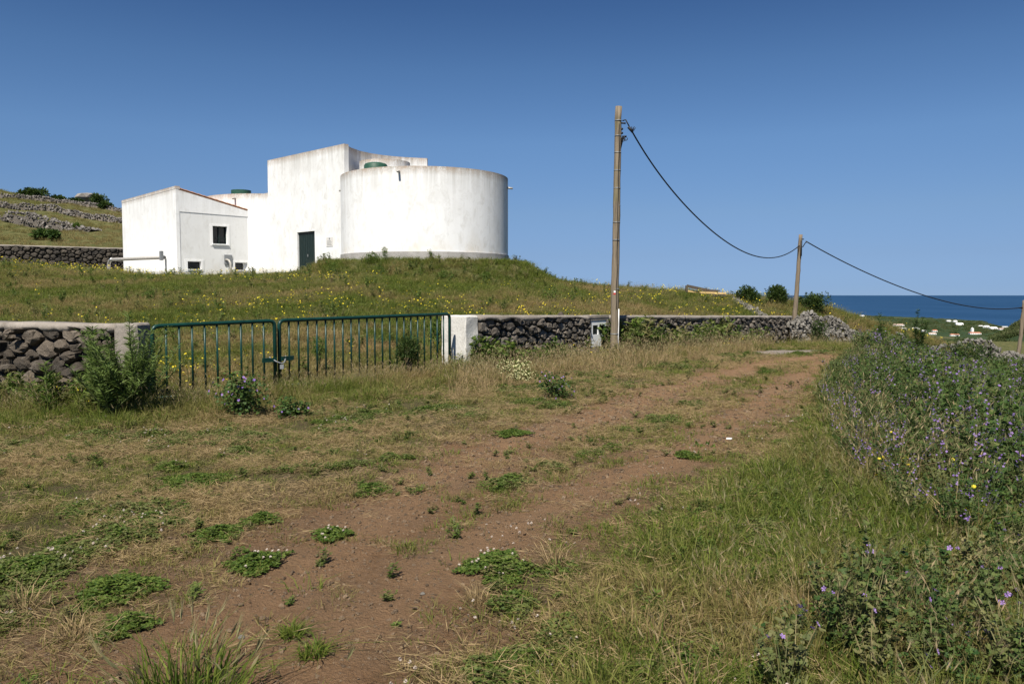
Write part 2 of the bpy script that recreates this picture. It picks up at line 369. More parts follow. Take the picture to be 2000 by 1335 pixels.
# ------------------------------------------------------------------ mesh helpers
class S:
    """triangle/quad soup"""
    def __init__(s): s.v = []; s.f = []; s.a = []; s.m = []; s.n = 0
    def add(s, V, Fc, a=0., mi=0):
        V = np.asarray(V, float).reshape(-1, 3)
        s.v.append(V); av = np.broadcast_to(np.asarray(a, float), (len(V),)); s.a.append(av)
        s.f += [tuple(int(i) + s.n for i in f) for f in Fc]; s.m += [mi] * len(Fc); s.n += len(V)
    def box(s, x0, x1, y0, y1, z0, z1, T=None, mi=0):
        V = [(x, y, z) for z in (z0, z1) for x, y in ((x0, y0), (x1, y0), (x1, y1), (x0, y1))]
        if T: V = [T(*p) for p in V]
        s.add(V, [(3, 2, 1, 0), (4, 5, 6, 7), (0, 1, 5, 4), (1, 2, 6, 5), (2, 3, 7, 6), (3, 0, 4, 7)], 0, mi)
    def prism(s, poly, z0, z1, T=None, mi=0):
        n = len(poly)
        zt = z1 if hasattr(z1, '__len__') else [z1] * n; zb = z0 if hasattr(z0, '__len__') else [z0] * n
        V = [(p[0], p[1], b) for p, b in zip(poly, zb)] + [(p[0], p[1], q) for p, q in zip(poly, zt)]
        if T: V = [T(*p) for p in V]
        s.add(V, [tuple(range(n - 1, -1, -1)), tuple(range(n, 2 * n))] + [(i, (i + 1) % n, n + (i + 1) % n, n + i) for i in range(n)], 0, mi)
    def tube(s, pts, r, seg=8, cap=True, mi=0, a=0.):
        pts = [Vector(p) for p in pts]; n = len(pts); rr = r if hasattr(r, '__len__') else [r] * n
        V = []; up = Vector((0, 0, 1)); prev = None
        for i, p in enumerate(pts):
            d = (pts[min(i + 1, n - 1)] - pts[max(i - 1, 0)]).normalized()
            if prev is None:
                x = d.cross(up) if abs(d.dot(up)) < .95 else d.cross(Vector((1, 0, 0)))
            else: x = prev - d * prev.dot(d)
            x.normalize(); prev = x; y = d.cross(x)
            for k in range(seg):
                t = 2 * math.pi * k / seg; V.append(p + (x * math.cos(t) + y * math.sin(t)) * rr[i])
        Fc = [(i * seg + k, i * seg + (k + 1) % seg, (i + 1) * seg + (k + 1) % seg, (i + 1) * seg + k) for i in range(n - 1) for k in range(seg)]
        if cap: Fc += [tuple(range(seg - 1, -1, -1)), tuple(range((n - 1) * seg, n * seg))]
        s.add([tuple(v) for v in V], Fc, a, mi)
    def mesh(s, name, mats, smooth=False):
        me = bpy.data.meshes.new(name); V = np.concatenate(s.v)
        lens = np.array([len(f) for f in s.f]); loops = np.fromiter((i for f in s.f for i in f), np.int32)
        me.vertices.add(len(V)); me.vertices.foreach_set('co', V.astype(np.float32).ravel())
        me.loops.add(len(loops)); me.loops.foreach_set('vertex_index', loops)
        me.polygons.add(len(lens)); me.polygons.foreach_set('loop_start', np.concatenate([[0], np.cumsum(lens)[:-1]]).astype(np.int32))
        me.update(calc_edges=True)
        me.polygons.foreach_set('material_index', np.array(s.m, np.int32))
        me.polygons.foreach_set('use_smooth', np.full(len(lens), bool(smooth)))
        A = me.attributes.new('v', 'FLOAT', 'POINT'); A.data.foreach_set('value', np.concatenate(s.a).astype(np.float32))
        for m in (mats if isinstance(mats, (list, tuple)) else [mats]): me.materials.append(m)
        me.validate(); return me
    def obj(s, name, mats, parent=None, smooth=False, origin=None):
        me = s.mesh(name, mats, smooth)
        o = bpy.data.objects.new(name, me); COL.objects.link(o)
        if parent is not None:
            o.parent = parent; o.matrix_parent_inverse.identity()
            off = wloc(parent)
            me.transform(__import__('mathutils').Matrix.Translation(-off)) 
        elif origin is not None:
            me.transform(__import__('mathutils').Matrix.Translation(-Vector(origin))); o.location = origin
        return o
def wloc(o):
    v = Vector((0, 0, 0))
    while o is not None: v = v + o.location; o = o.parent
    return v
def tag(o, label=None, cat=None, group=None, kind=None):
    if label: o['label'] = label
    if cat: o['category'] = cat
    if group: o['group'] = group
    if kind: o['kind'] = kind
    return o
def thing(name, label, cat, loc, group=None):
    o = bpy.data.objects.new(name, None); COL.objects.link(o); o.location = loc
    o.empty_display_size = .2
    return tag(o, label, cat, group)
def frame(ox, oy, dx, dy):
    l = math.hypot(dx, dy); dx /= l; dy /= l
    return lambda s, n, z: (ox + dx * s + dy * n, oy + dy * s - dx * n, z)   # n = outward to the right-hand side of the direction

# ------------------------------------------------------------------ ground, sea
def build_ground():
    th = np.concatenate([np.linspace(-180, -44, 26)[:-1], np.linspace(-44, 44, 470), np.linspace(44, 180, 26)[1:-1]])
    rr = np.concatenate([[0.05], np.geomspace(.7, 7600, 470)])
    T, RR = np.meshgrid(np.radians(th), rr, indexing='xy')
    X = RR * np.sin(T); Y = RR * np.cos(T)
    Z = H(X, Y); n, m = X.shape
    V = np.stack([X, Y, Z], -1).reshape(-1, 3)
    i, j = np.meshgrid(np.arange(n - 1), np.arange(m), indexing='ij'); j2 = (j + 1) % m
    Fq = np.stack([i * m + j, i * m + j2, (i + 1) * m + j2, (i + 1) * m + j], -1).reshape(-1, 4)[:, ::-1]
    me = bpy.data.meshes.new('ground'); me.vertices.add(len(V)); me.vertices.foreach_set('co', V.astype(np.float32).ravel())
    me.loops.add(Fq.size); me.loops.foreach_set('vertex_index', Fq.astype(np.int32).ravel())
    me.polygons.add(len(Fq)); me.polygons.foreach_set('loop_start', (np.arange(len(Fq)) * 4).astype(np.int32))
    me.update(calc_edges=True); me.polygons.foreach_set('use_smooth', np.ones(len(Fq), bool))
    x, y = V[:, 0], V[:, 1]
    d, l, mid = masks(x, y)
    r = np.hypot(x, y)
    field = np.maximum(sm(0, .8, y - np.interp(x, WX, WY)), sm(34, 44, y))
    far = sm(130, 260, r)
    for nm, a in (('dirt', d * (1 - field)), ('rut', np.maximum(np.exp(-(dist_poly(x, y, RUT_L) / .30) ** 2), np.exp(-(dist_poly(x, y, RUT_R) / .28) ** 2)) * (1 - field)), ('lane', l), ('field', field), ('far', far)):
        A = me.attributes.new(nm, 'FLOAT', 'POINT'); A.data.foreach_set('value', a.astype(np.float32))
    me.materials.append(M_GROUND)
    o = bpy.data.objects.new('ground', me); COL.objects.link(o)
    tag(o, 'red-brown earth track and grassy slopes running down to the far coast', None, None, 'structure')
build_ground()
s = S(); n = 96
ring = [(260000 * math.cos(2 * math.pi * k / n), 260000 * math.sin(2 * math.pi * k / n), -100) for k in range(n)]
s.add(ring, [tuple(range(n))]); tag(s.obj('sea', M_SEA), 'deep blue open sea up to the horizon', None, None, 'structure')

# ------------------------------------------------------------------ buildings
def wall_holes(s, T, s0, s1, z0, z1, n0, n1, holes, mi=0):
    """rectangular wall from boxes around its openings (butted)"""
    xs = sorted({s0, s1, *[h[0] for h in holes], *[h[1] for h in holes]})
    for a, b in zip(xs[:-1], xs[1:]):
        hs = sorted([h for h in holes if h[0] <= a and h[1] >= b], key=lambda h: h[2]); z = z0
        for h in hs:
            if h[2] > z: s.box(a, b, n0, n1, z, h[2], T, mi)
            z = h[3]
        if z1 > z: s.box(a, b, n0, n1, z, z1, T, mi)

A_ = (-20.1, 48.0); B_ = (-16.4, 51.4)
ex, ey = (B_[0] - A_[0]), (B_[1] - A_[1]); LR = math.hypot(ex, ey); ex /= LR; ey /= LR
hx, hy = -.7222, .6917                    # along the long left face, away from the camera
DL = 10.1
house = thing('pump_house', 'low white lean-to building with sloping tiled verge left of the tall block', 'building', (A_[0], A_[1], 2.8))
TR_ = frame(A_[0], A_[1], ex, ey)          # right face frame: n outward = (ey,-ex)
Zb, Zr, Ze = 2.3, 8.08, 6.80
holes = [(2.19, 3.11, 4.77, 5.86), (.62, 1.43, 3.17, 3.64), (3.57, 4.38, 3.18, 3.65)]
s = S()
wall_holes(s, TR_, 0.0, LR, Zb, 6.7, -.30, 0, holes)
s.prism([(0, -.3), (0, 0), (LR, 0), (LR, -.3)], 6.7, [7.93, 7.93, Ze, Ze], TR_)
s.box(-.0, .3, -DL, -.3, Zb, 7.93, TR_); s.box(LR - .3, LR, -DL, -.3, Zb, 6.75, TR_)
s.prism([(.3, -DL), (.3, -DL + .3), (LR - .3, -DL + .3), (LR - .3, -DL)], Zb, [7.85, 7.85, 6.9, 6.9], TR_)
s.obj('wall', M_PLH, house)
s = S(); s.box(-.012, .26, -DL - .01, .035, 7.93, 8.10, TR_); s.obj('parapet', M_PLH, house)
s = S()                                    # proud plaster border round the recessed panel
s.box(-.004, .20, .0, .035, Zb, 6.60, TR_); s.box(LR - .22, LR + .004, .0, .035, Zb, 6.55, TR_)
s.prism([(.0, .0), (.0, .035), (LR, .035), (LR, .0)], [6.60, 6.60, 6.55, 6.55], [7.92, 7.92, Ze - .01, Ze - .01], TR_)
s.obj('plaster_border', M_PLH, house)
s = S(); s.box(.2, LR - .22, .0, .006, Zb, 6.55, TR_)
# panel skin is cut round the openings
s = S(); wall_holes(s, TR_, .2, LR - .22, Zb, 6.55, .001, .008, holes); s.obj('render_panel', M_PANEL, house)
def window(hole, surround, bars, main=False):
    a, b, z0, z1 = hole
    s = S(); e = surround
    wall_holes(s, TR_, a - e, b + e, z0 - e * .9, z1 + e * .7, .009, .028, [hole]); f = s.obj('window', M_PLH, house)
    s = S(); s.box(a, b, -.28, -.26, z0, z1, TR_); s.obj('pane', M_GLASS, f)
    if main:
        s = S(); s.box(a - .06, b + .06, .028, .10, z0 - .07, z0 - .01, TR_); s.obj('sill', M_PLH, f)
        s = S(); 
        for k in range(3): s.box(a + .0 + k * (b - a - .05) / 2, a + .05 + k * (b - a - .05) / 2, -.20, -.16, z0, z1, TR_)
        s.box(a, b, -.205, -.155, z0, z0 + .05, TR_); s.box(a, b, -.205, -.155, z1 - .05, z1, TR_); s.box(a, b, -.19, -.15, z0 + .34, z0 + .38, TR_)
        s.obj('window_frame', M_DOOR, f)
    else:
        s = S(); s.box(a - .03, b + .03, .028, .07, z0 - .05, z0 - .005, TR_); s.obj('sill', M_PLH, f)
window(holes[0], .16, 3, True); window(holes[1], .16, 0); window(holes[2], .16, 0)
s = S(); s.box(2.88, 3.37, .03, .075, 3.50, 4.11, TR_); s.obj('hatch', M_PLATE, house)
# roof slab and tiles: slopes from the parapet down to the right
s = S()
s.prism([(.26, -DL - .1), (.26, -.0), (LR + .22, -.0), (LR + .22, -DL - .1)], [7.86, 7.86, 6.72, 6.72], [7.94, 7.94, 6.81, 6.81], TR_)
roof = s.obj('roof', M_TILE, house)
nt_ = 14; L0, L1 = .26, LR + .30
def tile_soup(a, b, n, r=.065):
    z = lambda q: 7.95 + (6.80 - 7.95) * (q - L0) / (L1 - L0)
    V = []; seg = 5
    for q, rr, dz in ((a, r * 1.05, .015), (b + .03, r * .9, .0)):
        for k in range(seg + 1):
            t = math.pi * k / seg; V.append(TR_(q, n + rr * math.cos(t), z(q) + rr * .8 * math.sin(t) + dz))
    s = S(); s.add(V, [(k, k + 1, seg + 2 + k, seg + 1 + k) for k in range(seg)] + [tuple(range(seg + 1)), tuple(range(2 * seg + 1, seg, -1))]); return s
for k in range(nt_):
    a = L0 + (L1 - L0) * k / nt_; b = L0 + (L1 - L0) * (k + 1) / nt_
    tile_soup(a, b, -.02).obj('roof_tile', M_TILE, roof)
s = S()
for j in range(1, 48):
    q = tile_soup(L0, L1, -.02 - j * .21); s.add(np.concatenate(q.v), q.f)
tag(s.obj('roof_tiles', M_TILE, roof), None, None, None, 'stuff')

# tall block ------------------------------------------------------
P0 = (-15.18, 50.0); P1 = (-9.27, 44.5)
TB = frame(P0[0], P0[1], P1[0] - P0[0], P1[1] - P0[1])   # n outward = (dy,-dx) = (-.68,-.73)
LB = math.hypot(P1[0] - P0[0], P1[1] - P0[1])
block = thing('tall_block', 'tall streaked white block with dark green double door between the two tanks', 'building', (P0[0], P0[1], 2.9))
door_h = (3.24, 5.08, 2.75, 5.32)
s = S(); wall_holes(s, TB, 0, LB, 2.3, 9.93, -.3, 0, [door_h])
arc = [(-9.27, 44.5), (-9.12, 45.7), (-8.78, 46.75), (-8.28, 47.55), (-7.65, 48.15), (-7.0, 48.58), (-6.3, 48.9), (-5.7, 49.08), (-5.18, 49.2)]
inner = [(-9.49, 44.70), (-9.35, 45.8), (-9.0, 46.9), (-8.45, 47.8), (-7.8, 48.42), (-7.1, 48.87), (-6.35, 49.2), (-5.75, 49.38), (-5.18, 49.52)]
for (a, b, c, d) in zip(arc[:-1], arc[1:], inner[1:], inner[:-1]): s.prism([a, b, c, d], 2.3, 9.93)
s.prism([(-5.22, 49.54), (-5.36, 50.3), (-11.1, 54.6), (-11.3, 54.35), (-5.5, 50.2)], 2.3, 9.93)
s.prism([(-15.0, 50.23), (-14.76, 50.03), (-10.9, 54.2), (-11.15, 54.42)], 2.3, 9.93)
s.obj('wall', M_PLB, block)
s = S(); s.prism([(-14.9, 50.05), (-9.35, 44.9), (-8.9, 47.2), (-7.4, 48.8), (-5.3, 49.6), (-5.3, 50.2), (-11.1, 54.2)], 9.5, 9.62); s.obj('roof', M_PLINTH, block)
for k in (0, 1):
    a = 3.24 + k * .92
    s = S(); s.box(a + .01, a + .905, -.16, -.11, 2.75, 5.31, TB)
    for q in (0.12, .30, .48, .66): s.box(a + q, a + q + .03, -.11, -.10, 2.9, 5.2, TB)
    d = s.obj('door', M_DOOR, block)
    if k: 
        s = S(); s.box(a + .05, a + .08, -.10, -.05, 3.85, 4.0, TB); s.obj('handle', M_METAL, d)
s = S(); s.box(6.28, 6.90, .0, .02, 4.36, 4.88, TB); pq = s.obj('plaque', flat('plaque_stone', (.62, .60, .57), .6, 0, .1, 20, .1), block)
s = S()
for k in range(4): s.box(6.36, 6.82 - .09 * (k % 2), .021, .024, 4.44 + k * .07, 4.46 + k * .07, TB)
s.box(6.55, 6.64, .021, .026, 4.74, 4.84, TB); s.obj('plaque_marks', M_PLATE, pq)

link = S(); TLk = frame(B_[0], B_[1], .732, -.681); link.box(0.02, 1.9, -.5, -.04, 2.3, 8.0, TLk)
tag(link.obj('link_wall', M_PLS, None, False, (B_[0], B_[1], 2.8)), 'narrow white wall joining the lean-to building to the tall block', 'wall')

# tanks -----------------------------------------------------------
def cyl(s, cx, cy, r, z0, z1, n=96, inner=None, cap=True):
    c = [(cx + r * math.cos(2 * math.pi * k / n), cy + r * math.sin(2 * math.pi * k / n)) for k in range(n)]
    if inner is None: s.prism(c, z0, z1); return
    ci = [(cx + inner * math.cos(2 * math.pi * k / n), cy + inner * math.sin(2 * math.pi * k / n)) for k in range(n)]
    V = [(*p, z0) for p in c] + [(*p, z1) for p in c] + [(*p, z0) for p in ci] + [(*p, z1) for p in ci]
    Fc = []
    for k in range(n):
        j = (k + 1) % n
        Fc += [(k, j, n + j, n + k), (n + k, n + j, 3 * n + j, 3 * n + k), (2 * n + j, 2 * n + k, 3 * n + k, 3 * n + j), (j, k, 2 * n + k, 2 * n + j)]
    s.add(V, Fc)
def spout(cx, cy, r, px_deg, z, parent):
    a = R(px_deg); dx, dy = math.sin(a), -math.cos(a)
    p = (cx + dx * (r - .05), cy + dy * (r - .05), z + .02); q = (cx + dx * (r + .28), cy + dy * (r + .28), z - .03)
    s = S(); s.tube([p, q], .055, 10); s.obj('spout', M_PIPE, parent, True)
tank = thing('water_tank', 'large round white rendered water tank on the grassy mound', 'tank', (TC[0], TC[1], 3.5))
s = S(); cyl(s, TC[0], TC[1], TR, 2.6, 7.89, 200, TR - .22); s.obj('wall', M_PLT, tank, False)
s = S(); cyl(s, TC[0], TC[1], TR + .05, 2.6, 3.74, 200, TR + .001); s.obj('plinth', M_PLINTH, tank)
s = S(); cyl(s, TC[0], TC[1], TR - .23, 7.55, 7.70, 64); s.obj('roof', M_PLINTH, tank)
for a in (-10, -95, 84): spout(TC[0], TC[1], TR, a, 7.62 if a == -10 else 7.35, tank)
s = S(); cyl(s, -7.2, 45.6, 1.42, 7.7, 9.06, 64); s.obj('drum', plaster('drum_plaster', 9.06, 7.0, 1.2), tank)
s = S(); nn = 32; V = []; Fc = []
for i, (rr, z) in enumerate(((.62, 7.7), (.62, 8.46), (.56, 8.54), (.36, 8.60), (.02, 8.62))):
    V += [(-7.24 + rr * math.cos(2 * math.pi * k / nn), 42.8 + rr * math.sin(2 * math.pi * k / nn), z) for k in range(nn)]
    if i: Fc += [((i - 1) * nn + k, (i - 1) * nn + (k + 1) % nn, i * nn + (k + 1) % nn, i * nn + k) for k in range(nn)]
s.add(V, Fc); s.obj('hatch_cover', M_COVER, tank, True)
LT = (-16.6, 55.5)
tank2 = thing('water_tank', 'round white tank showing behind the lean-to roof with a green cap', 'tank', (LT[0], LT[1], 3.0))
s = S(); cyl(s, LT[0], LT[1], 4.5, 2.3, 8.03, 128, 4.28); s.obj('wall', M_PLS, tank2)
s = S(); cyl(s, LT[0], LT[1], 4.27, 7.7, 7.85, 64); s.obj('roof', M_PLINTH, tank2)
s = S(); cyl(s, -18.06, 53.6, .64, 7.85, 8.55, 48); s.obj('hatch_cover', M_COVER, tank2)
spout(LT[0], LT[1], 4.5, -13, 7.72, tank2)

# pipes by the house ----------------------------------------------
TLf = lambda k, n, z: (A_[0] + hx * k + (-.6917) * n, A_[1] + hy * k - .7222 * n, z)
g = H(*TLf(8.6, 1, 0)[:2])
pt = thing('water_pipe', 'long grey pipe with elbow in front of the left white wall', 'pipe', (TLf(8.6, 1, 0)[0], TLf(8.6, 1, 0)[1], float(g)))
pts = [TLf(-.6, 1, 3.80), TLf(7.7, 1, 3.92)] + [TLf(7.7 + .5 * math.sin(t), 1, 3.92 - .5 * (1 - math.cos(t))) for t in np.linspace(.2, math.pi / 2, 7)] + [TLf(8.2, 1, float(g) - .1)]
s = S(); s.tube(pts, .105, 12); s.obj('pipe', M_PIPE, pt, True)
s = S(); s.tube([TLf(7.55, 1, 3.92), TLf(7.72, 1, 3.92)], .125, 12); s.obj('collar', M_METAL, pt, True)
s = S(); s.tube([TLf(8.2, 1, float(g) - .05), TLf(8.2, 1, float(g) + .08)], .17, 12); s.obj('flange', M_METAL, pt, True)
p = TLf(-.65, 1.05, 0); zg = float(H(p[0], p[1]))
ps = thing('pipe_post', 'short dark post holding up the end of the grey pipe', 'post', (p[0], p[1], zg))
s = S(); s.box(-.72, -.64, -1.0, -.92, zg - .2, 3.72, lambda a, b, z: TLf(a, -b, z)); s.obj('post', M_PLATE, ps)
s = S(); s.box(-.78, -.56, -1.28, -1.13, 3.62, 4.16, lambda a, b, z: TLf(a, -b, z)); s.obj('panel', M_PLATE, ps)
p = TR_(3.05, .55, 0); zg = float(H(p[0], p[1]))
p2 = thing('vent_pipe', 'short grey bent vent pipe rising in front of the grey hatch', 'pipe', (p[0], p[1], zg))
s = S(); s.tube([TR_(2.95, .06, 3.78), TR_(2.97, .25, 3.80), TR_(3.02, .42, 3.74), TR_(3.05, .52, 3.6), TR_(3.06, .56, 3.3), TR_(3.08, .56, zg - .1)], .062, 10); s.obj('pipe', M_PIPE, p2, True)
s = S(); s.box(-2.0, 12.2, -1.25, -.15, 2.6, float(g) + .02 if False else 2.97, lambda a, b, z: TLf(a, -b, z + .022 * a))
tag(s.obj('concrete_slab', M_PILLAR, None, False, TLf(0, .5, 2.9)), 'thin pale concrete slab along the foot of the left white wall', 'slab')

# ------------------------------------------------------------------ stone walls
def clip(poly, a, b, c):
    out = []
    for i in range(len(poly)):
        p, q = poly[i], poly[(i + 1) % len(poly)]
        dp = a * p[0] + b * p[1] - c; dq = a * q[0] + b * q[1] - c
        if dp <= 0: out.append(p)
        if dp * dq < 0:
            t = dp / (dp - dq); out.append((p[0] + (q[0] - p[0]) * t, p[1] + (q[1] - p[1]) * t))
    return out
def cells(L, Hh, size, asp=1.35, seed=1, jit=.45):
    """irregular rubble cells covering an L x Hh face"""
    rg = np.random.default_rng(seed); pts = []; rad_ = []
    tries = int(9 * L * Hh / (size * size * asp))
    for f, lo in ((1.35, .9), (1.0, .7), (.72, .45)):
        for _ in range(tries):
            p = (rg.uniform(0, L), rg.uniform(0, Hh)); r_ = size * f * rg.uniform(lo, 1.1) * .5
            if all(((p[0] - q[0]) / asp) ** 2 + (p[1] - q[1]) ** 2 > (r_ + s_) ** 2 * .8 for q, s_ in zip(pts, rad_) if abs(p[0] - q[0]) < 2 * size * asp):
                pts.append(p); rad_.append(r_)
    P = np.array(pts); out = []
    RW = np.array(rad_); Q = P / np.array([asp, 1])
    for i, p in enumerate(P):
        if not (-.02 < p[0] < L + .02 and 0 < p[1] < Hh * 1.02): continue
        d = np.hypot(*(Q - Q[i]).T); idx = np.argsort(d)[1:14]
        poly = [(0, 0), (L, 0), (L, Hh), (0, Hh)]
        for j in idx:
            q = P[j]; wx = 1 / asp ** 2
            a = (q[0] - p[0]) * wx; b = (q[1] - p[1])
            c = (wx * (q[0] ** 2 - p[0] ** 2) + q[1] ** 2 - p[1] ** 2) / 2 + (RW[i] ** 2 - RW[j] ** 2) / 2
            poly = clip(poly, a, b, c)
            if len(poly) < 3: break
        if len(poly) >= 3: out.append(poly)
    return out
def stone_soup(poly, T, gap, depth, rg, back=-.06, jag=.12):
    """one stone: irregular cell, rough chamfered face"""
    P = np.array(poly); c = P.mean(0); size = np.sqrt(np.abs(np.sum(P[:, 0] * np.roll(P[:, 1], -1) - P[:, 1] * np.roll(P[:, 0], -1))) / 2)
    if size < .03: return None
    # drop near-duplicate corners, cut sharp corners
    Q = []
    for i in range(len(P)):
        a, b = P[i], P[(i + 1) % len(P)]
        if np.hypot(*(b - a)) > size * .22: Q += [a + (b - a) * .14, a + (b - a) * .86]
        else: Q += [(a + b) / 2]
    Q = np.array(Q); n = len(Q)
    if n < 3: return None
    ring = lambda k, d: [(c[0] + (q[0] - c[0]) * kk, dd, c[1] + (q[1] - c[1]) * kk) for q, kk, dd in zip(Q, k, d)]
    g = max(.55, 1 - gap / size)
    pr = depth * rg.uniform(.35, 1.3)
    r0 = ring(np.full(n, g), np.full(n, back))
    r1 = ring(g * rg.uniform(.86, 1.05, n), pr * rg.uniform(.25, .6, n))
    r2 = ring(g * rg.uniform(.48, .84, n), pr * rg.uniform(.8, 1.15, n))
    V = [T(*p) for p in r0 + r1 + r2] + [T(c[0] + rg.normal(0, .06) * size, pr * rg.uniform(.85, 1.25), c[1] + rg.normal(0, .06) * size)]
    Fc = []
    for k in range(n):
        j = (k + 1) % n
        Fc += [(k, j, n + j, n + k), (n + k, n + j, 2 * n + j, 2 * n + k), (2 * n + k, 2 * n + j, 3 * n)]
    s = S(); s.add(V, [f[::-1] for f in Fc], rg.uniform()); return s
def subdiv_soup(s_, amp, seed):
    return s_
def wall_run(name, label, cat, P, Q, zb0, zb1, zt0, zt1, size, thick, mat, seed, cop=.11, limit=300, asp=1.35, depth=.07, gap=.03, far_first=False):
    """a stone wall from P to Q (front face to the right-hand side of P->Q), stones as parts, mortar coping"""
    dx, dy = Q[0] - P[0], Q[1] - P[1]; L = math.hypot(dx, dy); T0 = frame(P[0], P[1], dx, dy)
    root = thing(name, label, cat, (P[0], P[1], zb0))
    zt = lambda s: zt0 + (zt1 - zt0) * s / L
    zb = lambda s: zb0 + (zb1 - zb0) * s / L
    Hh = 1.0; hm = ((zt0 - zb0) + (zt1 - zb1)) / 2
    T = lambda s, n, z: T0(s, n, zb(s) + z / hm * (zt(s) - zb(s) - cop * .4))
    s = S(); s.prism([(0, -thick), (0, -.03), (L, -.03), (L, -thick)], [zb0 - .2, zb0 - .2, zb1 - .2, zb1 - .2], [zt0 - .05, zt0 - .05, zt1 - .05, zt1 - .05], T0)
    s.obj('core', M_CORE, root)
    rg = np.random.default_rng(seed)
    ce = cells(L, hm, size, asp, seed)
    sp = []
    for poly in ce:
        q = stone_soup(poly, T, gap, depth, rg)
        if q:
            c = np.concatenate(q.v).mean(0); sp.append((math.hypot(c[0], c[1]), q))
    sp.sort(key=lambda t: t[0])
    for d, q in sp[:limit]: q.obj('stone', mat, root)
    if len(sp) > limit:
        s = S()
        for d, q in sp[limit:]: s.add(np.concatenate(q.v), q.f, np.concatenate(q.a))
        tag(s.obj('stones', mat, root), None, None, None, 'stuff')
    # coping: an uneven slab of mortar
    n = max(6, int(L / .12)); V = []
    for i in range(n + 1):
        a = L * i / n; j = lambda k, f=3.1: float(vnoise(np.array(a * f + k * 7.7), np.array(k * 3.3), seed) - .5)
        z = zt(a)
        V += [T0(a, .055 + .06 * j(1), z - cop * (1.0 + 1.1 * j(2, 5) + .8 * j(9, 1.5))), T0(a, .075 + .03 * j(3), z - .035 + .03 * j(4)), T0(a, .03 + .04 * j(5), z + .012 + .02 * j(6)),
              T0(a, -thick + .02, z + .01 + .03 * j(7)), T0(a, -thick - .03, z - cop)]
    Fc = [(i * 5 + k, i * 5 + k + 1, (i + 1) * 5 + k + 1, (i + 1) * 5 + k) for i in range(n) for k in range(4)] + [(i * 5 + 4, i * 5, (i + 1) * 5, (i + 1) * 5 + 4) for i in range(n)]
    Fc += [(0, 4, 3, 2, 1), tuple(n * 5 + k for k in range(5))]
    s = S(); s.add(V, [f[::-1] for f in Fc]); s.obj('coping', M_COPING, root, True)
    return root
g0 = lambda x, y: float(H(x, y, False))
# near left wall: front face towards the camera; P->Q from right to left would flip the side, so go left->right
lw = wall_run('stone_wall', 'near left dry stone wall of large dark basalt blocks with mortar top', 'wall', (-14.0, 15.1), (-7.75, 12.2), g0(-14, 15), -.05, 1.20, 1.17, .26, .45, M_STONE, 3, .13, depth=.15, gap=.045)
lw2 = wall_run('stone_wall', 'short basalt wall stretch ending at the left gate pillar', 'wall', (-7.72, 12.19), (-5.66, 11.32), -.05, -.05, 1.17, 1.18, .22, .45, M_STONE, 5, .13, depth=.15, gap=.045)
pil = S()
def rough_block(pts2, z0, z1, mat, name, parent=None, seed=0, rnd=.03, origin=None, nz=9, drop=None):
    """upright block with worn edges: poly outline, several rings, slight waviness"""
    c = np.mean(pts2, 0); P = []
    for i in range(len(pts2)):
        a = np.array(pts2[i]); b = np.array(pts2[(i + 1) % len(pts2)])
        l = np.hypot(*(b - a)); m = max(2, int(l / .12))
        ts = np.linspace(rnd / l, 1 - rnd / l, m)
        P += [a + (b - a) * t for t in ts]
    n = len(P); V = []; zs = list(np.linspace(z0, z1 - rnd, nz)) + [z1 - rnd * .3, z1]
    rgg = np.random.default_rng(seed)
    for i, z in enumerate(zs):
        k = 1 if i < nz else (.97 if i == nz else .90)
        for p in P:
            q = c + (p - c) * k + rgg.normal(0, .004, 2); V.append((q[0], q[1], z + rgg.normal(0, .005)))
    Fc = [(i * n + k, i * n + (k + 1) % n, (i + 1) * n + (k + 1) % n, (i + 1) * n + k) for i in range(len(zs) - 1) for k in range(n)]
    Fc.append(tuple(range((len(zs) - 1) * n, len(zs) * n)))
    s = S(); s.add(V, Fc); return s.obj(name, mat, parent, False, origin)
gdir = np.array([.5635, .826]); wdir = np.array([.624, .781]); wn = np.array([.781, -.624])
o = rough_block([(-5.66, 11.30), (-5.21, 11.05), (-5.235, 11.55), (-5.72, 11.85)], -.3, 1.20, M_COPING, 'gate_pillar', None, 2, .03, (-5.2, 11.2, 0))
tag(o, 'grey mortared pillar at the hinge end of the gate, left side', 'pillar')
# right pillar: the plastered end of the long wall
D0 = np.array([-1.02, 16.52])
Dp = at(909, 700, 16.5); D0 = np.array([Dp[0], 16.5])
e1 = D0 - wn * .70
o = rough_block([tuple(D0), tuple(D0 + wdir * .42), tuple(e1 + wdir * .42), tuple(e1)], -.3, 1.17, M_PILLAR, 'gate_pillar', None, 3, .03, (D0[0], D0[1], 0))
tag(o, 'whitewashed plaster pillar at the right end of the green gate', 'pillar')
Wf = np.array([11.2, 32.0]); Ws = D0 + wdir * .42 - wn * .02
wd2 = (Wf - Ws); Lw = np.hypot(*wd2); wd2 /= Lw; wn2 = np.array([wd2[1], -wd2[0]])
def along(px):   # distance along the long wall front face for a pixel column
    u = (px - 1000) / F; return (u * Ws[1] - Ws[0]) / (wd2[0] - u * wd2[1])
sb0, sb1 = along(1149), along(1186)
W = lambda s_: tuple(Ws + wd2 * s_)
topz = lambda s_: 1.165 + (.755 - 1.165) * (s_ / Lw)
botz = lambda s_: g0(*W(s_)) - .12
smid = along(1335)
wall_run('stone_wall', 'mortar-capped lava stone wall between the white pillar and the meter box', 'wall', W(0), W(sb0), botz(0), botz(sb0), topz(0), topz(sb0), .17, .5, M_STONEM, 11, .10, depth=.09, gap=.028)
wall_run('stone_wall', 'mortar-capped lava stone wall just behind and right of the near utility pole', 'wall', W(sb1), W(smid), botz(sb1), botz(smid), topz(sb1), topz(smid), .17, .5, M_STONEM, 12, .10, depth=.09, gap=.028)
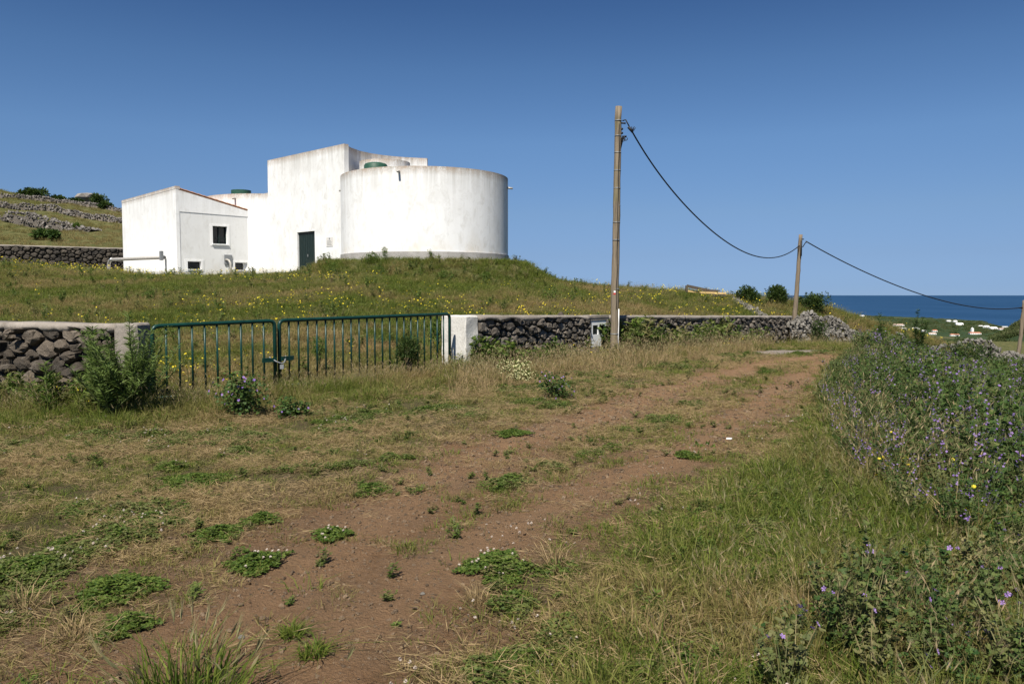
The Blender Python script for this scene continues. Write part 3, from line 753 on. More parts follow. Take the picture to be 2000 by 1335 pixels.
wall_run('stone_wall', 'far stretch of capped stone wall ending at the loose rubble wall', 'wall', W(smid + .01), W(Lw), botz(smid), botz(Lw), topz(smid), topz(Lw), .17, .5, M_STONEM, 13, .10, depth=.09, gap=.028)
# meter cabinet set in a mortar niche
Wb = frame(W(sb0)[0], W(sb0)[1], wd2[0], wd2[1]); wb = sb1 - sb0
mb = thing('meter_cabinet', 'white electricity meter cabinet with two dark windows set in the wall', 'meter box', (*W(sb0), botz(sb0)))
s = S(); wall_holes(s, Wb, .005, wb - .005, -.5, topz(sb0) - .06, -.45, .05, [(.07, wb - .10, .25, topz(sb0) - .12)])
s.box(.005, wb - .005, -.5, .06, topz(sb0) - .058, topz(sb0), Wb); s.obj('niche', M_COPING, mb)
a, b = .075, wb - .105; zt_ = topz(sb0) - .125; m = (a + b) / 2
s = S(); s.box(a, b, -.3, .0, .255, zt_, Wb); s.obj('cabinet', M_WHITE, mb)
dd = S(); hs = [(a + .09, m - .025, zt_ - .36, zt_ - .12), (m + .025, b - .09, zt_ - .36, zt_ - .12)]
wall_holes(dd, Wb, a + .02, b - .02, .28, zt_ - .02, .001, .035, hs); dr = dd.obj('cabinet_door', M_WHITE, mb)
for h in hs:
    s = S(); s.box(h[0], h[1], .002, .010, h[2], h[3], Wb); s.obj('meter_window', M_GLASS, dr)
s = S(); q = at(1108, 616, 18.5)
stone_rg = np.random.default_rng(4)
def boulder(name, p, r, mat, label, cat, group=None, sq=.7, parent=None):
    import bmesh
    bm = bmesh.new(); bmesh.ops.create_icosphere(bm, subdivisions=2, radius=1)
    f = stone_rg.uniform(0, 9, 3)
    for v in bm.verts:
        c = v.co; k = 1 + .28 * math.sin(c.x * 2.3 + f[0]) * math.cos(c.y * 2.9 + f[1]) + .14 * math.sin(c.z * 5 + f[2]) + stone_rg.normal(0, .04)
        v.co = Vector((c.x * r * k * 1.15, c.y * r * k, c.z * r * sq * k))
    me = bpy.data.meshes.new(name); bm.to_mesh(me); bm.free(); me.materials.append(mat)
    A = me.attributes.new('v', 'FLOAT', 'POINT'); A.data.foreach_set('value', np.full(len(me.vertices), stone_rg.uniform(), np.float32))
    o = bpy.data.objects.new(name, me); COL.objects.link(o); o.location = p; o.rotation_euler = (0, 0, stone_rg.uniform(0, 6))
    return tag(o, label, cat, group)
sk = along(1108); kk = W(sk); boulder('stone', (kk[0] - wn2[0] * .2, kk[1] - wn2[1] * .2, topz(sk) + .04), .075, M_STONE, 'single dark stone lying on top of the wall left of the pole', 'stone')

# dark wall behind, at the far left ----------------------------------
a0 = hit(-40, 520); a1 = hit(262, 521)
Pb = at(-60, 500, 57.0); Qb = at(262, 500, 60.5)
wall_run('stone_wall', 'dark stone wall across the back of the field left of the white building', 'wall', Pb[:2], Qb[:2],
         at(-60, 520, 57)[2] - .15, at(262, 522, 60.5)[2] - .15, at(-60, 476, 57)[2], at(262, 485, 60.5)[2], .27, .5, M_STONED, 21, .13, asp=1.25, depth=.13, gap=.05)

# ------------------------------------------------------------------ geometry-nodes scatter of shared pieces
def scatter(name, P, rot, scl, idx, tint, protos, label, cat=None, kind='stuff'):
    n = len(P)
    me = bpy.data.meshes.new(name); me.vertices.add(n); me.vertices.foreach_set('co', np.asarray(P, np.float32).ravel())
    for nm, ty, a, key in (('rot', 'FLOAT_VECTOR', rot, 'vector'), ('scl', 'FLOAT_VECTOR', scl, 'vector'), ('idx', 'INT', idx, 'value'), ('tint', 'FLOAT', tint, 'value')):
        A = me.attributes.new(nm, ty, 'POINT'); A.data.foreach_set(key, np.asarray(a, np.int32 if ty == 'INT' else np.float32).ravel())
    o = bpy.data.objects.new(name, me); COL.objects.link(o)
    col = bpy.data.collections.new(name + '_pieces')
    for k, pm in enumerate(protos):
        q = bpy.data.objects.new('%s_piece_%02d' % (name, k), pm); col.objects.link(q)
    t = bpy.data.node_groups.new(name, 'GeometryNodeTree')
    t.interface.new_socket('Geometry', in_out='INPUT', socket_type='NodeSocketGeometry')
    t.interface.new_socket('Geometry', in_out='OUTPUT', socket_type='NodeSocketGeometry')
    gi = t.nodes.new('NodeGroupInput'); go = t.nodes.new('NodeGroupOutput')
    ci = t.nodes.new('GeometryNodeCollectionInfo'); ci.inputs[0].default_value = col
    ci.inputs[1].default_value = True; ci.inputs[2].default_value = True
    ip = t.nodes.new('GeometryNodeInstanceOnPoints'); ip.inputs['Pick Instance'].default_value = True
    def na(nm, ty):
        a = t.nodes.new('GeometryNodeInputNamedAttribute'); a.data_type = ty; a.inputs[0].default_value = nm; return a.outputs[0]
    t.links.new(gi.outputs[0], ip.inputs['Points']); t.links.new(ci.outputs[0], ip.inputs['Instance'])
    t.links.new(na('idx', 'INT'), ip.inputs['Instance Index']); t.links.new(na('rot', 'FLOAT_VECTOR'), ip.inputs['Rotation'])
    t.links.new(na('scl', 'FLOAT_VECTOR'), ip.inputs['Scale']); t.links.new(ip.outputs[0], go.inputs[0])
    md = o.modifiers.new('scatter', 'NODES'); md.node_group = t
    return tag(o, label, cat, None, kind)
def auto(name, x, y, sc, tint, protos, label, cat, dz=0., tilt=.12, z=None, scz=None):
    n = len(x)
    if n == 0: return
    zz = H(x, y) + dz if z is None else z
    rot = np.stack([rng.normal(0, tilt, n), rng.normal(0, tilt, n), rng.uniform(0, 6.283, n)], -1)
    sc = np.asarray(sc) * np.ones(n); s3 = np.stack([sc, sc, sc * (1 if scz is None else scz)], -1)
    return scatter(name, np.stack([x, y, zz], -1), rot, s3, rng.integers(0, len(protos), n), np.clip(tint * np.ones(n), 0, 1), protos, label, cat)

def unit(v): return v / (np.linalg.norm(v, axis=-1, keepdims=True) + 1e-9)
def leaf_arr(s, pos, dirn, L, wr, mi=0, up=None, fold=.25, rg=rng, a=None):
    """n leaves: diamond of two folded triangles"""
    n = len(pos); L = np.asarray(L) * np.ones(n); dirn = unit(dirn)
    r = rg.normal(size=(n, 3)); 
    if up is not None: r = r * .55 + np.array(up)
    side = unit(np.cross(dirn, r)); nor = np.cross(side, dirn)
    W_ = (L * wr)[:, None]; l = L[:, None]
    v0 = pos; v1 = pos + dirn * l * .45 + side * W_ * .5 + nor * W_ * fold; v3 = pos + dirn * l * .45 - side * W_ * .5 + nor * W_ * fold; v2 = pos + dirn * l
    V = np.stack([v0, v1, v2, v3], 1).reshape(-1, 3)
    av = np.repeat(rg.uniform(0, 1, n) if a is None else a, 4)
    Fc = []
    for i in range(n): Fc += [(4 * i, 4 * i + 1, 4 * i + 2), (4 * i, 4 * i + 2, 4 * i + 3)]
    s.add(V, Fc, av, mi)
def blades(s, n, rad, h0, h1, wd, lean=.35, mi=0, rg=rng, curl=.5, cx=0, cy=0, full=False):
    a = rg.uniform(0, 6.283, n); r = rad * np.sqrt(rg.uniform(0, 1, n))
    b = np.stack([cx + r * np.cos(a), cy + r * np.sin(a), np.zeros(n) - .01], -1)
    h = rg.uniform(h0, h1, n); ld = a + rg.normal(0, .8, n); lv = np.abs(rg.normal(0, lean, n)) + .05
    out = np.stack([np.cos(ld), np.sin(ld), np.zeros(n)], -1)
    fa = rg.uniform(0, 6.283, n); side = np.stack([np.cos(fa), np.sin(fa), np.zeros(n)], -1) * (wd / 2) * rg.uniform(.7, 1.3, n)[:, None]
    up = np.array([0, 0, 1.])
    m = b + (out * lv[:, None] * .45 + up * .6) * h[:, None]
    t = b + (out * (lv * (1 + curl))[:, None] + up * (1 - .35 * np.minimum(lv, 1))[:, None]) * h[:, None]
    V = np.stack([b - side, b + side, m + side * .8, m - side * .8, t], 1).reshape(-1, 3)
    Fc = []
    for i in range(n): q = 5 * i; Fc += [(q, q + 1, q + 2, q + 3), (q + 3, q + 2, q + 4)]
    s.add(V, Fc, np.repeat(rg.uniform(0, 1, n), 5), mi); return t, out, h
def heads(s, tips, outs, L, wd, mi, rg=rng, awn=True):
    n = len(tips); d = unit(outs * .55 + np.array([0, 0, .8]) + rg.normal(0, .15, (n, 3)))
    leaf_arr(s, tips - d * L * .2, d, L * rg.uniform(.7, 1.2, n), wd / L, mi, rg=rg); leaf_arr(s, tips - d * L * .2, d, L * rg.uniform(.7, 1.2, n), wd / L, mi, rg=rg)
    if awn:
        k = 7; p = np.repeat(tips, k, 0) + rg.uniform(0, .7, (n * k, 1)) * np.repeat(d, k, 0) * L
        leaf_arr(s, p, np.repeat(d, k, 0) + rg.normal(0, .22, (n * k, 3)), L * 1.0, .025, mi, rg=rg)
def flower(s, c, nrm, r, mi, rg=rng, petals=5, shape=1.):
    nrm = unit(nrm[None])[0]; t = unit(np.cross(nrm, rg.normal(size=3))[None])[0]; b = np.cross(nrm, t)
    V = [c]; Fc = []
    for k in range(petals):
        a = 6.283 * k / petals; w_ = 6.283 / petals * .42 * shape
        for da, rr in ((-w_, .78), (0, 1.), (w_, .78)):
            V.append(c + (t * math.cos(a + da) + b * math.sin(a + da)) * r * rr + nrm * r * .28)
        q = 1 + 3 * k; Fc += [(0, q, q + 1), (0, q + 1, q + 2)]
    s.add(V, Fc, rg.uniform(0, 1), mi)

def protos(fn, n, mats): 
    out = []
    for k in range(n):
        s = S(); fn(s, np.random.default_rng(100 + k)); out.append(s.mesh(fn.__name__, mats))
    return out
def p_short(s, rg): blades(s, 34, .085, .02, .065, .0045, .9, 0, rg, .6)
def p_turf(s, rg): blades(s, 40, .11, .04, .12, .006, .7, 0, rg, .6)
def p_mid(s, rg):
    blades(s, 40, .12, .09, .26, .0065, .4, 0, rg, .6)
def p_tall(s, rg):
    blades(s, 26, .12, .12, .36, .007, .35, 0, rg, .6)
    t, o_, h = blades(s, 8, .10, .30, .52, .0035, .30, 0, rg, .5); heads(s, t, o_, .065, .008, 1, rg)
def p_drytall(s, rg):
    blades(s, 16, .12, .10, .34, .0055, .5, 0, rg, .7)
    t, o_, h = blades(s, 12, .11, .26, .50, .003, .35, 0, rg, .6); heads(s, t, o_, .06, .009, 1, rg, False)
def p_straw(s, rg):
    n = 60; a = rg.uniform(0, 6.283, n); c = np.stack([rg.normal(0, .06, n), rg.normal(0, .06, n), rg.uniform(.003, .03, n)], -1)
    leaf_arr(s, c, np.stack([np.cos(a), np.sin(a), rg.normal(0.08, .22, n)], -1), rg.uniform(.02, .085, n), .04, 0, rg=rg)
def p_tuftdry(s, rg):
    blades(s, 60, .05, .10, .24, .0035, .95, 0, rg, .9)
def p_clover(s, rg):
    n = 70; r = .10 * np.sqrt(rg.uniform(0, 1, n)); a = rg.uniform(0, 6.283, n)
    hz = (1 - (r / .1) ** 2 * .7) * rg.uniform(.02, .06, n)
    c = np.stack([r * np.cos(a), r * np.sin(a), hz], -1)
    for k in range(3):
        b = a * 3 + k * 2.09; leaf_arr(s, c, np.stack([np.cos(b), np.sin(b), np.full(n, .15)], -1), rg.uniform(.013, .022, n), .95, 0, (0, 0, 1), .1, rg)
def p_cloverhead(s, rg):
    for k in range(3):
        c = np.array([rg.normal(0, .05), rg.normal(0, .05), rg.uniform(.05, .09)])
        for j in range(3): flower(s, c + np.array([0, 0, .004 * j]), np.array([rg.normal(0, .4), rg.normal(0, .4), 1]), .011 - .002 * j, 0, rg, 6, .9)
        s.tube([(c[0], c[1], 0), tuple(c)], .0012, 3, False, 1)
def p_weed(s, rg):
    h = rg.uniform(.30, .5)
    for k in range(5):
        a = rg.uniform(0, 6.283); t = np.array([math.cos(a) * .14, math.sin(a) * .14, h * rg.uniform(.6, 1)])
        s.tube([(0, 0, 0), tuple(t * .5 + np.array([0, 0, .05])), tuple(t)], [.005, .004, .002], 3, False, 1)
        n = 16; q = rg.uniform(.1, 1, n)[:, None] * t[None]; b = rg.uniform(0, 6.283, n)
        leaf_arr(s, q, np.stack([np.cos(b), np.sin(b), rg.uniform(-.1, .7, n)], -1), rg.uniform(.05, .11, n), .42, 0, (0, 0, 1), .2, rg)
def disc_leaf(s, c, L, rg, mi=0):
    """lobed round leaf of 6 triangles"""
    n = len(c)
    for i in range(n):
        nr = unit((rg.normal(0, .5, 3) + np.array([0, -.15, 1.]))[None])[0]; t = unit(np.cross(nr, rg.normal(size=3))[None])[0]; b = np.cross(nr, t)
        k = 7; V = [c[i]]; 
        for j in range(k):
            a = .5 + 5.3 * j / (k - 1); rr = L[i] * (.62 if j % 2 else .5)
            V.append(c[i] + (t * math.cos(a) + b * math.sin(a)) * rr + nr * L[i] * (.10 if j % 2 else .02))
        s.add(V, [(0, j, j + 1) for j in range(1, k)], rg.uniform(0, 1), mi)
def p_mallow(s, rg):
    H_ = rg.uniform(.55, .85)
    for k in range(7):
        a = rg.uniform(0, 6.283); rr = rg.uniform(.10, .32); t = np.array([math.cos(a) * rr, math.sin(a) * rr, H_ * rg.uniform(.6, 1)])
        s.tube([(0, 0, 0), tuple(t * .5 + np.array([0, 0, .06])), tuple(t)], [.006, .005, .003], 3, False, 1)
        n = 15; q = rg.uniform(.2, 1, n)[:, None] * t[None] + rg.normal(0, .035, (n, 3))
        disc_leaf(s, q, rg.uniform(.032, .07, n), rg)
def p_mallowflower(s, rg):
    H_ = rg.uniform(.6, .9)
    for k in range(2):
        a = rg.uniform(0, 6.283); t = np.array([math.cos(a) * .12, math.sin(a) * .12, H_])
        s.tube([(0, 0, 0), tuple(t * .6), tuple(t)], [.005, .004, .002], 3, False, 1)
        for j in range(5):
            c = t * rg.uniform(.72, 1.0) + rg.normal(0, .03, 3); flower(s, c, np.array([rg.normal(0, .5), rg.normal(-.5, .4), .8]), rg.uniform(.015, .023), 0, rg, 5, .8)
def p_lowflower(s, rg):
    for k in range(2):
        t = np.array([rg.normal(0, .06), rg.normal(0, .06), rg.uniform(.2, .34)])
        s.tube([(0, 0, 0), tuple(t * .6), tuple(t)], [.003, .0025, .002], 3, False, 1)
        for j in range(2):
            c = t * rg.uniform(.75, 1.0) + rg.normal(0, .015, 3); flower(s, c, np.array([rg.normal(0, .5), rg.normal(-.6, .4), .7]), rg.uniform(.011, .017), 0, rg, 5, .8)
def p_yellow(s, rg):
    for k in range(3):
        c = np.array([rg.normal(0, .07), rg.normal(0, .07), rg.uniform(.16, .34)])
        s.tube([(c[0] * .5, c[1] * .5, 0), tuple(c)], .003, 3, False, 1); flower(s, c, np.array([rg.normal(0, .4), rg.normal(-.4, .3), .9]), .021, 0, rg, 7, 1.0)
def p_rock(s, rg):
    V = unit(rg.normal(size=(14, 3))) * np.array([1, .85, .6])
    import bmesh
    bm = bmesh.new()
    for v in V: bm.verts.new(v * rg.uniform(.85, 1.1))
    bmesh.ops.convex_hull(bm, input=bm.verts); bm.verts.index_update()
    ok = [v for v in bm.verts if v.link_faces]; ix = {v: i for i, v in enumerate(ok)}
    s.add([tuple(v.co) for v in ok], [tuple(ix[v] for v in f.verts) for f in bm.faces], rg.uniform()); bm.free()
def p_scrub(s, rg):
    """far bush of leaf clumps, radius about 1"""
    n = 260; d = unit(rg.normal(size=(n, 3))); d[:, 2] = np.abs(d[:, 2]); r = rg.uniform(.55, 1.05, n)[:, None] * (1 + .3 * np.sin(d[:, :1] * 5 + rg.uniform(0, 6)))
    leaf_arr(s, d * r * np.array([1, 1, .8]), d + rg.normal(0, .6, (n, 3)), rg.uniform(.14, .30, n), .7, 0, (0, 0, 1), .2, rg)

PR = {}
PR['short'] = protos(p_short, 6, [M_GRASS]); PR['turf'] = protos(p_turf, 6, [M_GRASS]); PR['mid'] = protos(p_mid, 6, [M_GRASS]); PR['tall'] = protos(p_tall, 6, [M_GRASS, M_HEAD])
PR['drytall'] = protos(p_drytall, 6, [M_STRAW, M_HEAD]); PR['straw'] = protos(p_straw, 6, [M_STRAW]); PR['tuftdry'] = protos(p_tuftdry, 4, [M_STRAW])
PR['clover'] = protos(p_clover, 5, [M_CLOVER]); PR['clhead'] = protos(p_cloverhead, 4, [M_WHITEF, M_STEM])
PR['weed'] = protos(p_weed, 6, [M_WEED, M_STEM]); PR['mallow'] = protos(p_mallow, 6, [M_MALLOW, M_STEM]); PR['mflower'] = protos(p_mallowflower, 5, [M_PURPLE, M_STEM])
PR['lowflower'] = protos(p_lowflower, 5, [M_PURPLE, M_STEM]); PR['yellow'] = protos(p_yellow, 4, [M_YELLOW, M_STEM]); PR['rock'] = protos(p_rock, 8, [M_STONEL]); PR['rockh'] = protos(p_rock, 8, [M_STONEH])
PR['peb'] = protos(p_rock, 6, [M_PEB]); PR['scrub'] = protos(p_scrub, 5, [M_SHRUB])

def sample(r0, r1, dens, th=37):
    """random ground points in the view sector; dens(r) per square metre"""
    rs = np.linspace(r0, r1, 400); w_ = np.array([dens(r) for r in rs]) * rs * 2 * R(th)
    n = int(np.trapezoid(w_, rs)) if hasattr(np, 'trapezoid') else int(np.trapz(w_, rs))
    c = np.cumsum(w_); c = c / c[-1]; r = np.interp(rng.uniform(0, 1, n), c, rs); t = rng.uniform(-R(th), R(th), n)
    return r * np.sin(t), r * np.cos(t)

# right-hand mallow thicket outline (ground positions)
THK = pxcurve([(1652, 700), (1612, 735), (1600, 790), (1625, 850), (1640, 900), (1690, 960), (1750, 1010), (1830, 1060), (1930, 1095), (2200, 1130)])
THK = list(map(tuple, THK)) + [(34, 30), (34, 41), (20, 35.5), (14.5, 30.5)]
THKA = np.array(THK)
outside = lambda x, y: y < np.interp(x, WX, WY) + .0
LOW = pxcurve([(1480, 1335), (1560, 1240), (1660, 1170), (1800, 1150), (1900, 1110), (2150, 1100), (2300, 1400), (1500, 1400)])

def ground_cover():
    # ---- near, outside the compound
    x, y = sample(2.6, 40, lambda r: 330 if r < 8 else 330 * (8 / r) ** 1.25)
    r = np.hypot(x, y); gsc = np.clip((r / 8) ** .45, 1, 2.1)
    k = outside(x, y) & ~((dist_poly(x, y, LANE) < .75)); x, y, r, gsc = x[k], y[k], r[k], gsc[k]
    dirt, lane, mid = masks(x, y)
    th = inpoly(x, y, THK)
    n_a = fbm(x * .55, y * .55, 51); n_b = fbm(x * 1.6, y * 1.6, 61); n_c = fbm(x * 3.6, y * 3.6, 71)
    wallr = y - np.interp(x, WX, WY)     # negative in front of the wall
    dw = dist_poly(x, y, WALLP)
    # side of the track: right of the right rut
    rx = np.interp(y, RUT_R[::-1, 1], RUT_R[::-1, 0]) if RUT_R[0, 1] > RUT_R[-1, 1] else np.interp(y, RUT_R[:, 1], RUT_R[:, 0])
    lx = np.interp(y, RUT_L[::-1, 1], RUT_L[::-1, 0]); right = x > rx
    u = rng.uniform(0, 1, len(x))
    lush = np.where(right, sm(.5, 2.4, x - rx), sm(2.6, .4, dw) * .9)       # tall growth
    n_d = fbm(x * 6.5, y * 6.5, 171, 2)
    patch = sm(.36, .62, .5 * n_b + .5 * n_c + .35 * (n_d - .5))
    cover = np.clip(1.14 - dirt * 1.32, .05, 1) * (.15 + 1.0 * patch)
    cover = np.where(right, np.maximum(cover, .9 * sm(.3, 1.2, x - rx)), cover)
    dry = np.clip(.28 - .13 * sm(.3, 2., x - rx) + 1.5 * (n_a - .5) + 1.3 * (n_b - .5) + .8 * (n_d - .5) - .10 * lush, 0, 1)
    alive = u < cover * (1 - .75 * np.clip(lush * 1.4, 0, 1) * sm(.62, .40, .55 * n_d + .45 * n_c))
    pick = rng.uniform(0, 1, len(x))
    def put(nm, m, key, sc, tint, label, cat, **kw): auto(nm, x[m], y[m], (gsc * sc)[m], (tint * np.ones(len(x)) + rng.normal(0, .24, len(x)))[m], PR[key], label, cat, **kw)
    sj = rng.uniform(.7, 1.35, len(x))
    short = alive & (lush < .35) & ~th
    put('dry_turf', short & (pick < .10 + .55 * dry), 'straw', sj * 1.1, .3, 'dead straw-coloured turf scattered over the earth track', 'grass')
    put('short_grass', short & (pick > .40), 'short', sj, dry * 1.05, 'short sparse grass growing across the track', 'grass')
    med = alive & (lush >= .15) & ~th
    put('verge_turf', med & (pick < .5), 'turf', sj, dry * .95, 'mixed green and dry turf on the verges', 'grass')
    put('verge_straw', med & (pick > .74), 'straw', sj * 1.3, .3, 'dead stems matted among the verge grass', 'grass')
    put('verge_grass', med & (pick > .45) & (pick < .68) & (lush > .3), 'mid', sj * .75, dry * .85, 'ankle-high grass on the verges', 'grass')
    lw_ = (~right) & (~th) & (dw < .9) & (x < .5)
    put('gate_foot_grass', lw_ & (pick < .30), 'mid', sj * .95, dry * .9 + .05, 'taller grass along the gate and the near left wall', 'grass')
    put('gate_foot_dry_grass', lw_ & (rng.uniform(0, 1, len(x)) < .10), 'drytall', sj * .62, .4, 'bleached grass along the foot of the gate', 'grass')
    tallz = alive & (lush > .55) & ~th
    put('tall_grass', tallz & (rng.uniform(0, 1, len(x)) < .085 * (.3 + 1.4 * n_b) * np.where(right, 1., 1.7)), 'tall', sj * .62 / gsc ** .3, dry * .9, 'tall seeding grass on the verges', 'grass')
    put('dry_tall_grass', tallz & (rng.uniform(0, 1, len(x)) < .07 * sm(.42, .6, n_a)), 'drytall', sj * .60, .4, 'bleached tall grass with drooping seed heads', 'grass')
    # small plants between: clover mats by noise patches
    hb = (~th) & (pick > .35) & (fbm(x * 2.3, y * 2.3, 191) > .52) & (rng.uniform(0, 1, len(x)) < .16 * (1 - .9 * dirt))
    put('verge_rosettes', hb & (r < 22), 'weed', sj * .30, .15 + .3 * (n_c - .5), 'small flat broad-leaved herbs mixed through the turf', 'weeds', scz=.45)
    cl = (~th) & (fbm(x * 1.9, y * 1.9, 81) + .25 * (n_d - .5) > .625 + .02 * right) & (dirt < .42) & (pick < .6)
    put('clover', cl, 'clover', sj * .8, .15 + .5 * (n_b - .3), 'low clover mats scattered over the verges', 'clover')
    hd = (right | (mid > .9)) & (~th) & (fbm(x * 1.9, y * 1.9, 81) > .58) & (rng.uniform(0, 1, len(x)) < .03) & (r < 12)
    put('clover_flowers', hd, 'clhead', .85, 0, 'small whitish clover heads dotted through the turf', 'flowers')
    # thicket
    tm = th & (rng.uniform(0, 1, len(x)) < np.clip(.155 * gsc ** 1.5, 0, 1))
    edge = dist_poly(x, y, np.array(list(THK)[:10]))
    hh = .45 + .55 * sm(0, 2.2, edge)
    put('mallow_thicket', tm, 'mallow', .82 * hh * sj ** .5 / gsc ** .80, -.10 + .5 * (n_c - .4), 'dense dark green mallow thicket filling the right verge', 'mallow')
    put('thicket_undergrowth', th & (pick < .22), 'mid', sj * .9 / gsc ** .6, dry, 'grass growing up through the mallow thicket', 'grass')
    put('thicket_dry_grass', th & (rng.uniform(0, 1, len(x)) < .03) & (n_a > .42), 'drytall', sj * .9 / gsc ** .8, .4, 'bleached grass stalks standing in the mallow thicket', 'grass')
    fl = th & (rng.uniform(0, 1, len(x)) < .030 * np.clip(gsc, 1, 1.6) * (.35 + 1.5 * fbm(x * .8, y * .8, 91)) * np.where(r < 13, 1.35, .62))
    put('mallow_flowers', fl, 'mflower', hh * .86 / gsc ** .85, 0, 'purple mallow flowers over the thicket', 'flowers')
    low = inpoly(x, y, [tuple(q) for q in LOW])
    put('verge_herbs', right & (~th) & (lush > .3) & (r < 14) & (rng.uniform(0, 1, len(x)) < .20 * sm(.42, .62, n_c)), 'weed', sj * .28, .12 + .4 * (n_b - .5), 'small leafy herbs between the grass of the right verge', 'weeds')
    put('mallow_clumps', low & (rng.uniform(0, 1, len(x)) < .17 * sm(.30, .52, n_b)), 'mallow', .38 * sj, .12, 'low mallow leaves in the grass at the near right corner', 'mallow')
    put('mallow_clump_flowers', low & (rng.uniform(0, 1, len(x)) < .040), 'lowflower', 1., 0, 'purple mallow flowers in the grass at the near right corner', 'flowers')
    # weeds under the right wall
    wz = (x > -1.2) & (x < 14) & (dw < 1.15) & (~right)
    dens = sm(1.2, .1, dw) * (.35 + 1.1 * fbm(x * .9, y * .9, 99)) * sm(15.8, 17.6, y) * (1 - .75 * sm(25, 28, y))
    put('wall_weeds', wz & (rng.uniform(0, 1, len(x)) < .72 * dens * np.where((x / y > .078) & (x / y < .122), .12, 1)), 'weed', sj * (.55 + .75 * sm(.45, .65, fbm(x * .6, y * .6, 123))) / gsc ** .35, .05 + .5 * (n_c - .5), 'leafy green weeds crowding the foot of the long wall', 'weeds')
    wz = (x < -5.2) & (dw < .8)
    put('wall_foot_weeds', wz & (rng.uniform(0, 1, len(x)) < .16), 'weed', sj * .70, .1, 'leafy weeds at the foot of the near left wall', 'weeds')
    wq = (~right) & (~th) & (x > -1) & (dw > .7) & (dw < 3.2) & (mid > 1.1)
    put('wall_verge_dry_grass', wq & (rng.uniform(0, 1, len(x)) < .22 * sm(3.2, 1.2, dw)), 'drytall', sj * .78 / gsc ** .3, .5 * n_c, 'reddish dry seeding grass in front of the long wall', 'grass')
    yl = wz | ((~right) & (dw < 1.6) & (x > 1))
    put('yellow_flowers', yl & (rng.uniform(0, 1, len(x)) < .006), 'yellow', .8, 0, 'few yellow flowers along the wall foot', 'flowers')
    put('thicket_yellow_flowers', th & (r < 12) & (rng.uniform(0, 1, len(x)) < .004), 'yellow', .8, 0, 'few yellow flowers inside the mallow thicket', 'flowers')
    # pebbles
    x, y = sample(2.8, 16, lambda r: 900 * min(1, (5 / r) ** 1.5)); k = outside(x, y); x, y = x[k], y[k]
    d2, _, _ = masks(x, y); k = rng.uniform(0, 1, len(x)) < d2 * 1.2; x, y = x[k], y[k]
    sz = .0045 + .012 * rng.uniform(0, 1, len(x)) ** 4 * 1.6
    auto('pebbles', x, y, sz * .85 * np.clip(np.hypot(x, y) / 5, 1, 2), 0, PR['peb'], 'small stones and crumbs of earth strewn on the track', 'gravel', tilt=.6)
    # ---- inside the compound
    x, y = sample(10.5, 63, lambda r: 85 * min(1, (16 / r)) ** 1.05); r = np.hypot(x, y)
    k = (y > np.interp(x, WX, WY) + .35) & (y < 62) & (r > 11)
    bq = (np.hypot(x - TC[0], y - TC[1]) < TR) | (np.hypot(x - LT[0], y - LT[1]) < 4.5)
    bq |= (np.hypot(x - TC[0], y - TC[1]) < 5.1) & (rng.uniform(0, 1, len(x)) < .6)
    bq |= inpoly(x, y, [P0, P1, (-5.2, 49.2), (-11.1, 54.4)]) | inpoly(x, y, [A_, B_, (B_[0] + hx * DL, B_[1] + hy * DL), (A_[0] + hx * DL, A_[1] + hy * DL)])
    fnt = (y > 43) & (y < 56) & (x < -8) & (x > -30) & (np.abs(dist_poly(x, y, np.array([(-27.4, 55), A_, B_, P0, P1]))) < 1.0) & (rng.uniform(0, 1, len(x)) < .7)
    k &= ~bq & ~fnt; x, y, r = x[k], y[k], r[k]; gs = np.clip((r / 16) ** .5, 1, 2)
    n_a = fbm(x * .22, y * .22, 11); n_b = fbm(x * .9, y * .9, 12); pick = rng.uniform(0, 1, len(x)); sj = rng.uniform(.7, 1.3, len(x))
    rt = np.hypot(x - TC[0], y - TC[1]); mound = sm(10, 7, rt)
    dry = np.clip(.26 + 1.5 * (n_a - .5) + 1.5 * (n_b - .5) + .14 * sm(-2, 6, x) - .16 * mound, 0, .95)
    A2 = lambda nm, m, key, sc, ti, lb, ct: auto(nm, x[m], y[m], (gs * sc * np.ones(len(x)))[m], (ti * np.ones(len(x)) + rng.normal(0, .22, len(x)))[m], PR[key], lb, ct)
    A2('field_turf', pick < .62, 'turf', sj * 1.45, dry, 'olive green and dry turf covering the fenced field', 'grass')
    A2('field_grass', (pick > .62) & (pick < .80), 'mid', sj * .72 * (.8 + .6 * sm(0, 8, x)), dry, 'taller grass across the fenced field', 'grass')
    A2('field_dry_grass', (pick > .80) & (pick < .83 + .10 * sm(2, 8, x)) & (n_b > .42), 'drytall', sj * .55, .3, 'bleached seeding grass in the fenced field', 'grass')
    A2('field_weeds', (rng.uniform(0, 1, len(x)) < .022 + .05 * mound) & (n_b > .50), 'weed', sj * .62, .1, 'leafy weed clumps on the field and mound', 'weeds')
    fz = fbm(x * .35, y * .35, 77); 
    yf = (rng.uniform(0, 1, len(x)) < .07 * sm(.50, .62, fz) + .012 * (fz > .4) + .035 * sm(3, 6, x) * (fz > .45)) & (mound < .5)
    A2('field_yellow_flowers', yf & ((y < 49) | (x > -14)), 'yellow', .90, 0, 'yellow wildflowers spread across the fenced field', 'flowers')
    # ---- hillside behind
    x, y = sample(60, 135, lambda r: 1.6, 40); k = (y > 59) & (x < -16); x, y = x[k], y[k]
    auto('hill_grass', x, y, rng.uniform(2.2, 4, len(x)), .35 + .9 * (fbm(x * .1, y * .1, 5) - .2), PR['turf'], 'yellowish pasture grass on the hillside', 'grass')
ground_cover()

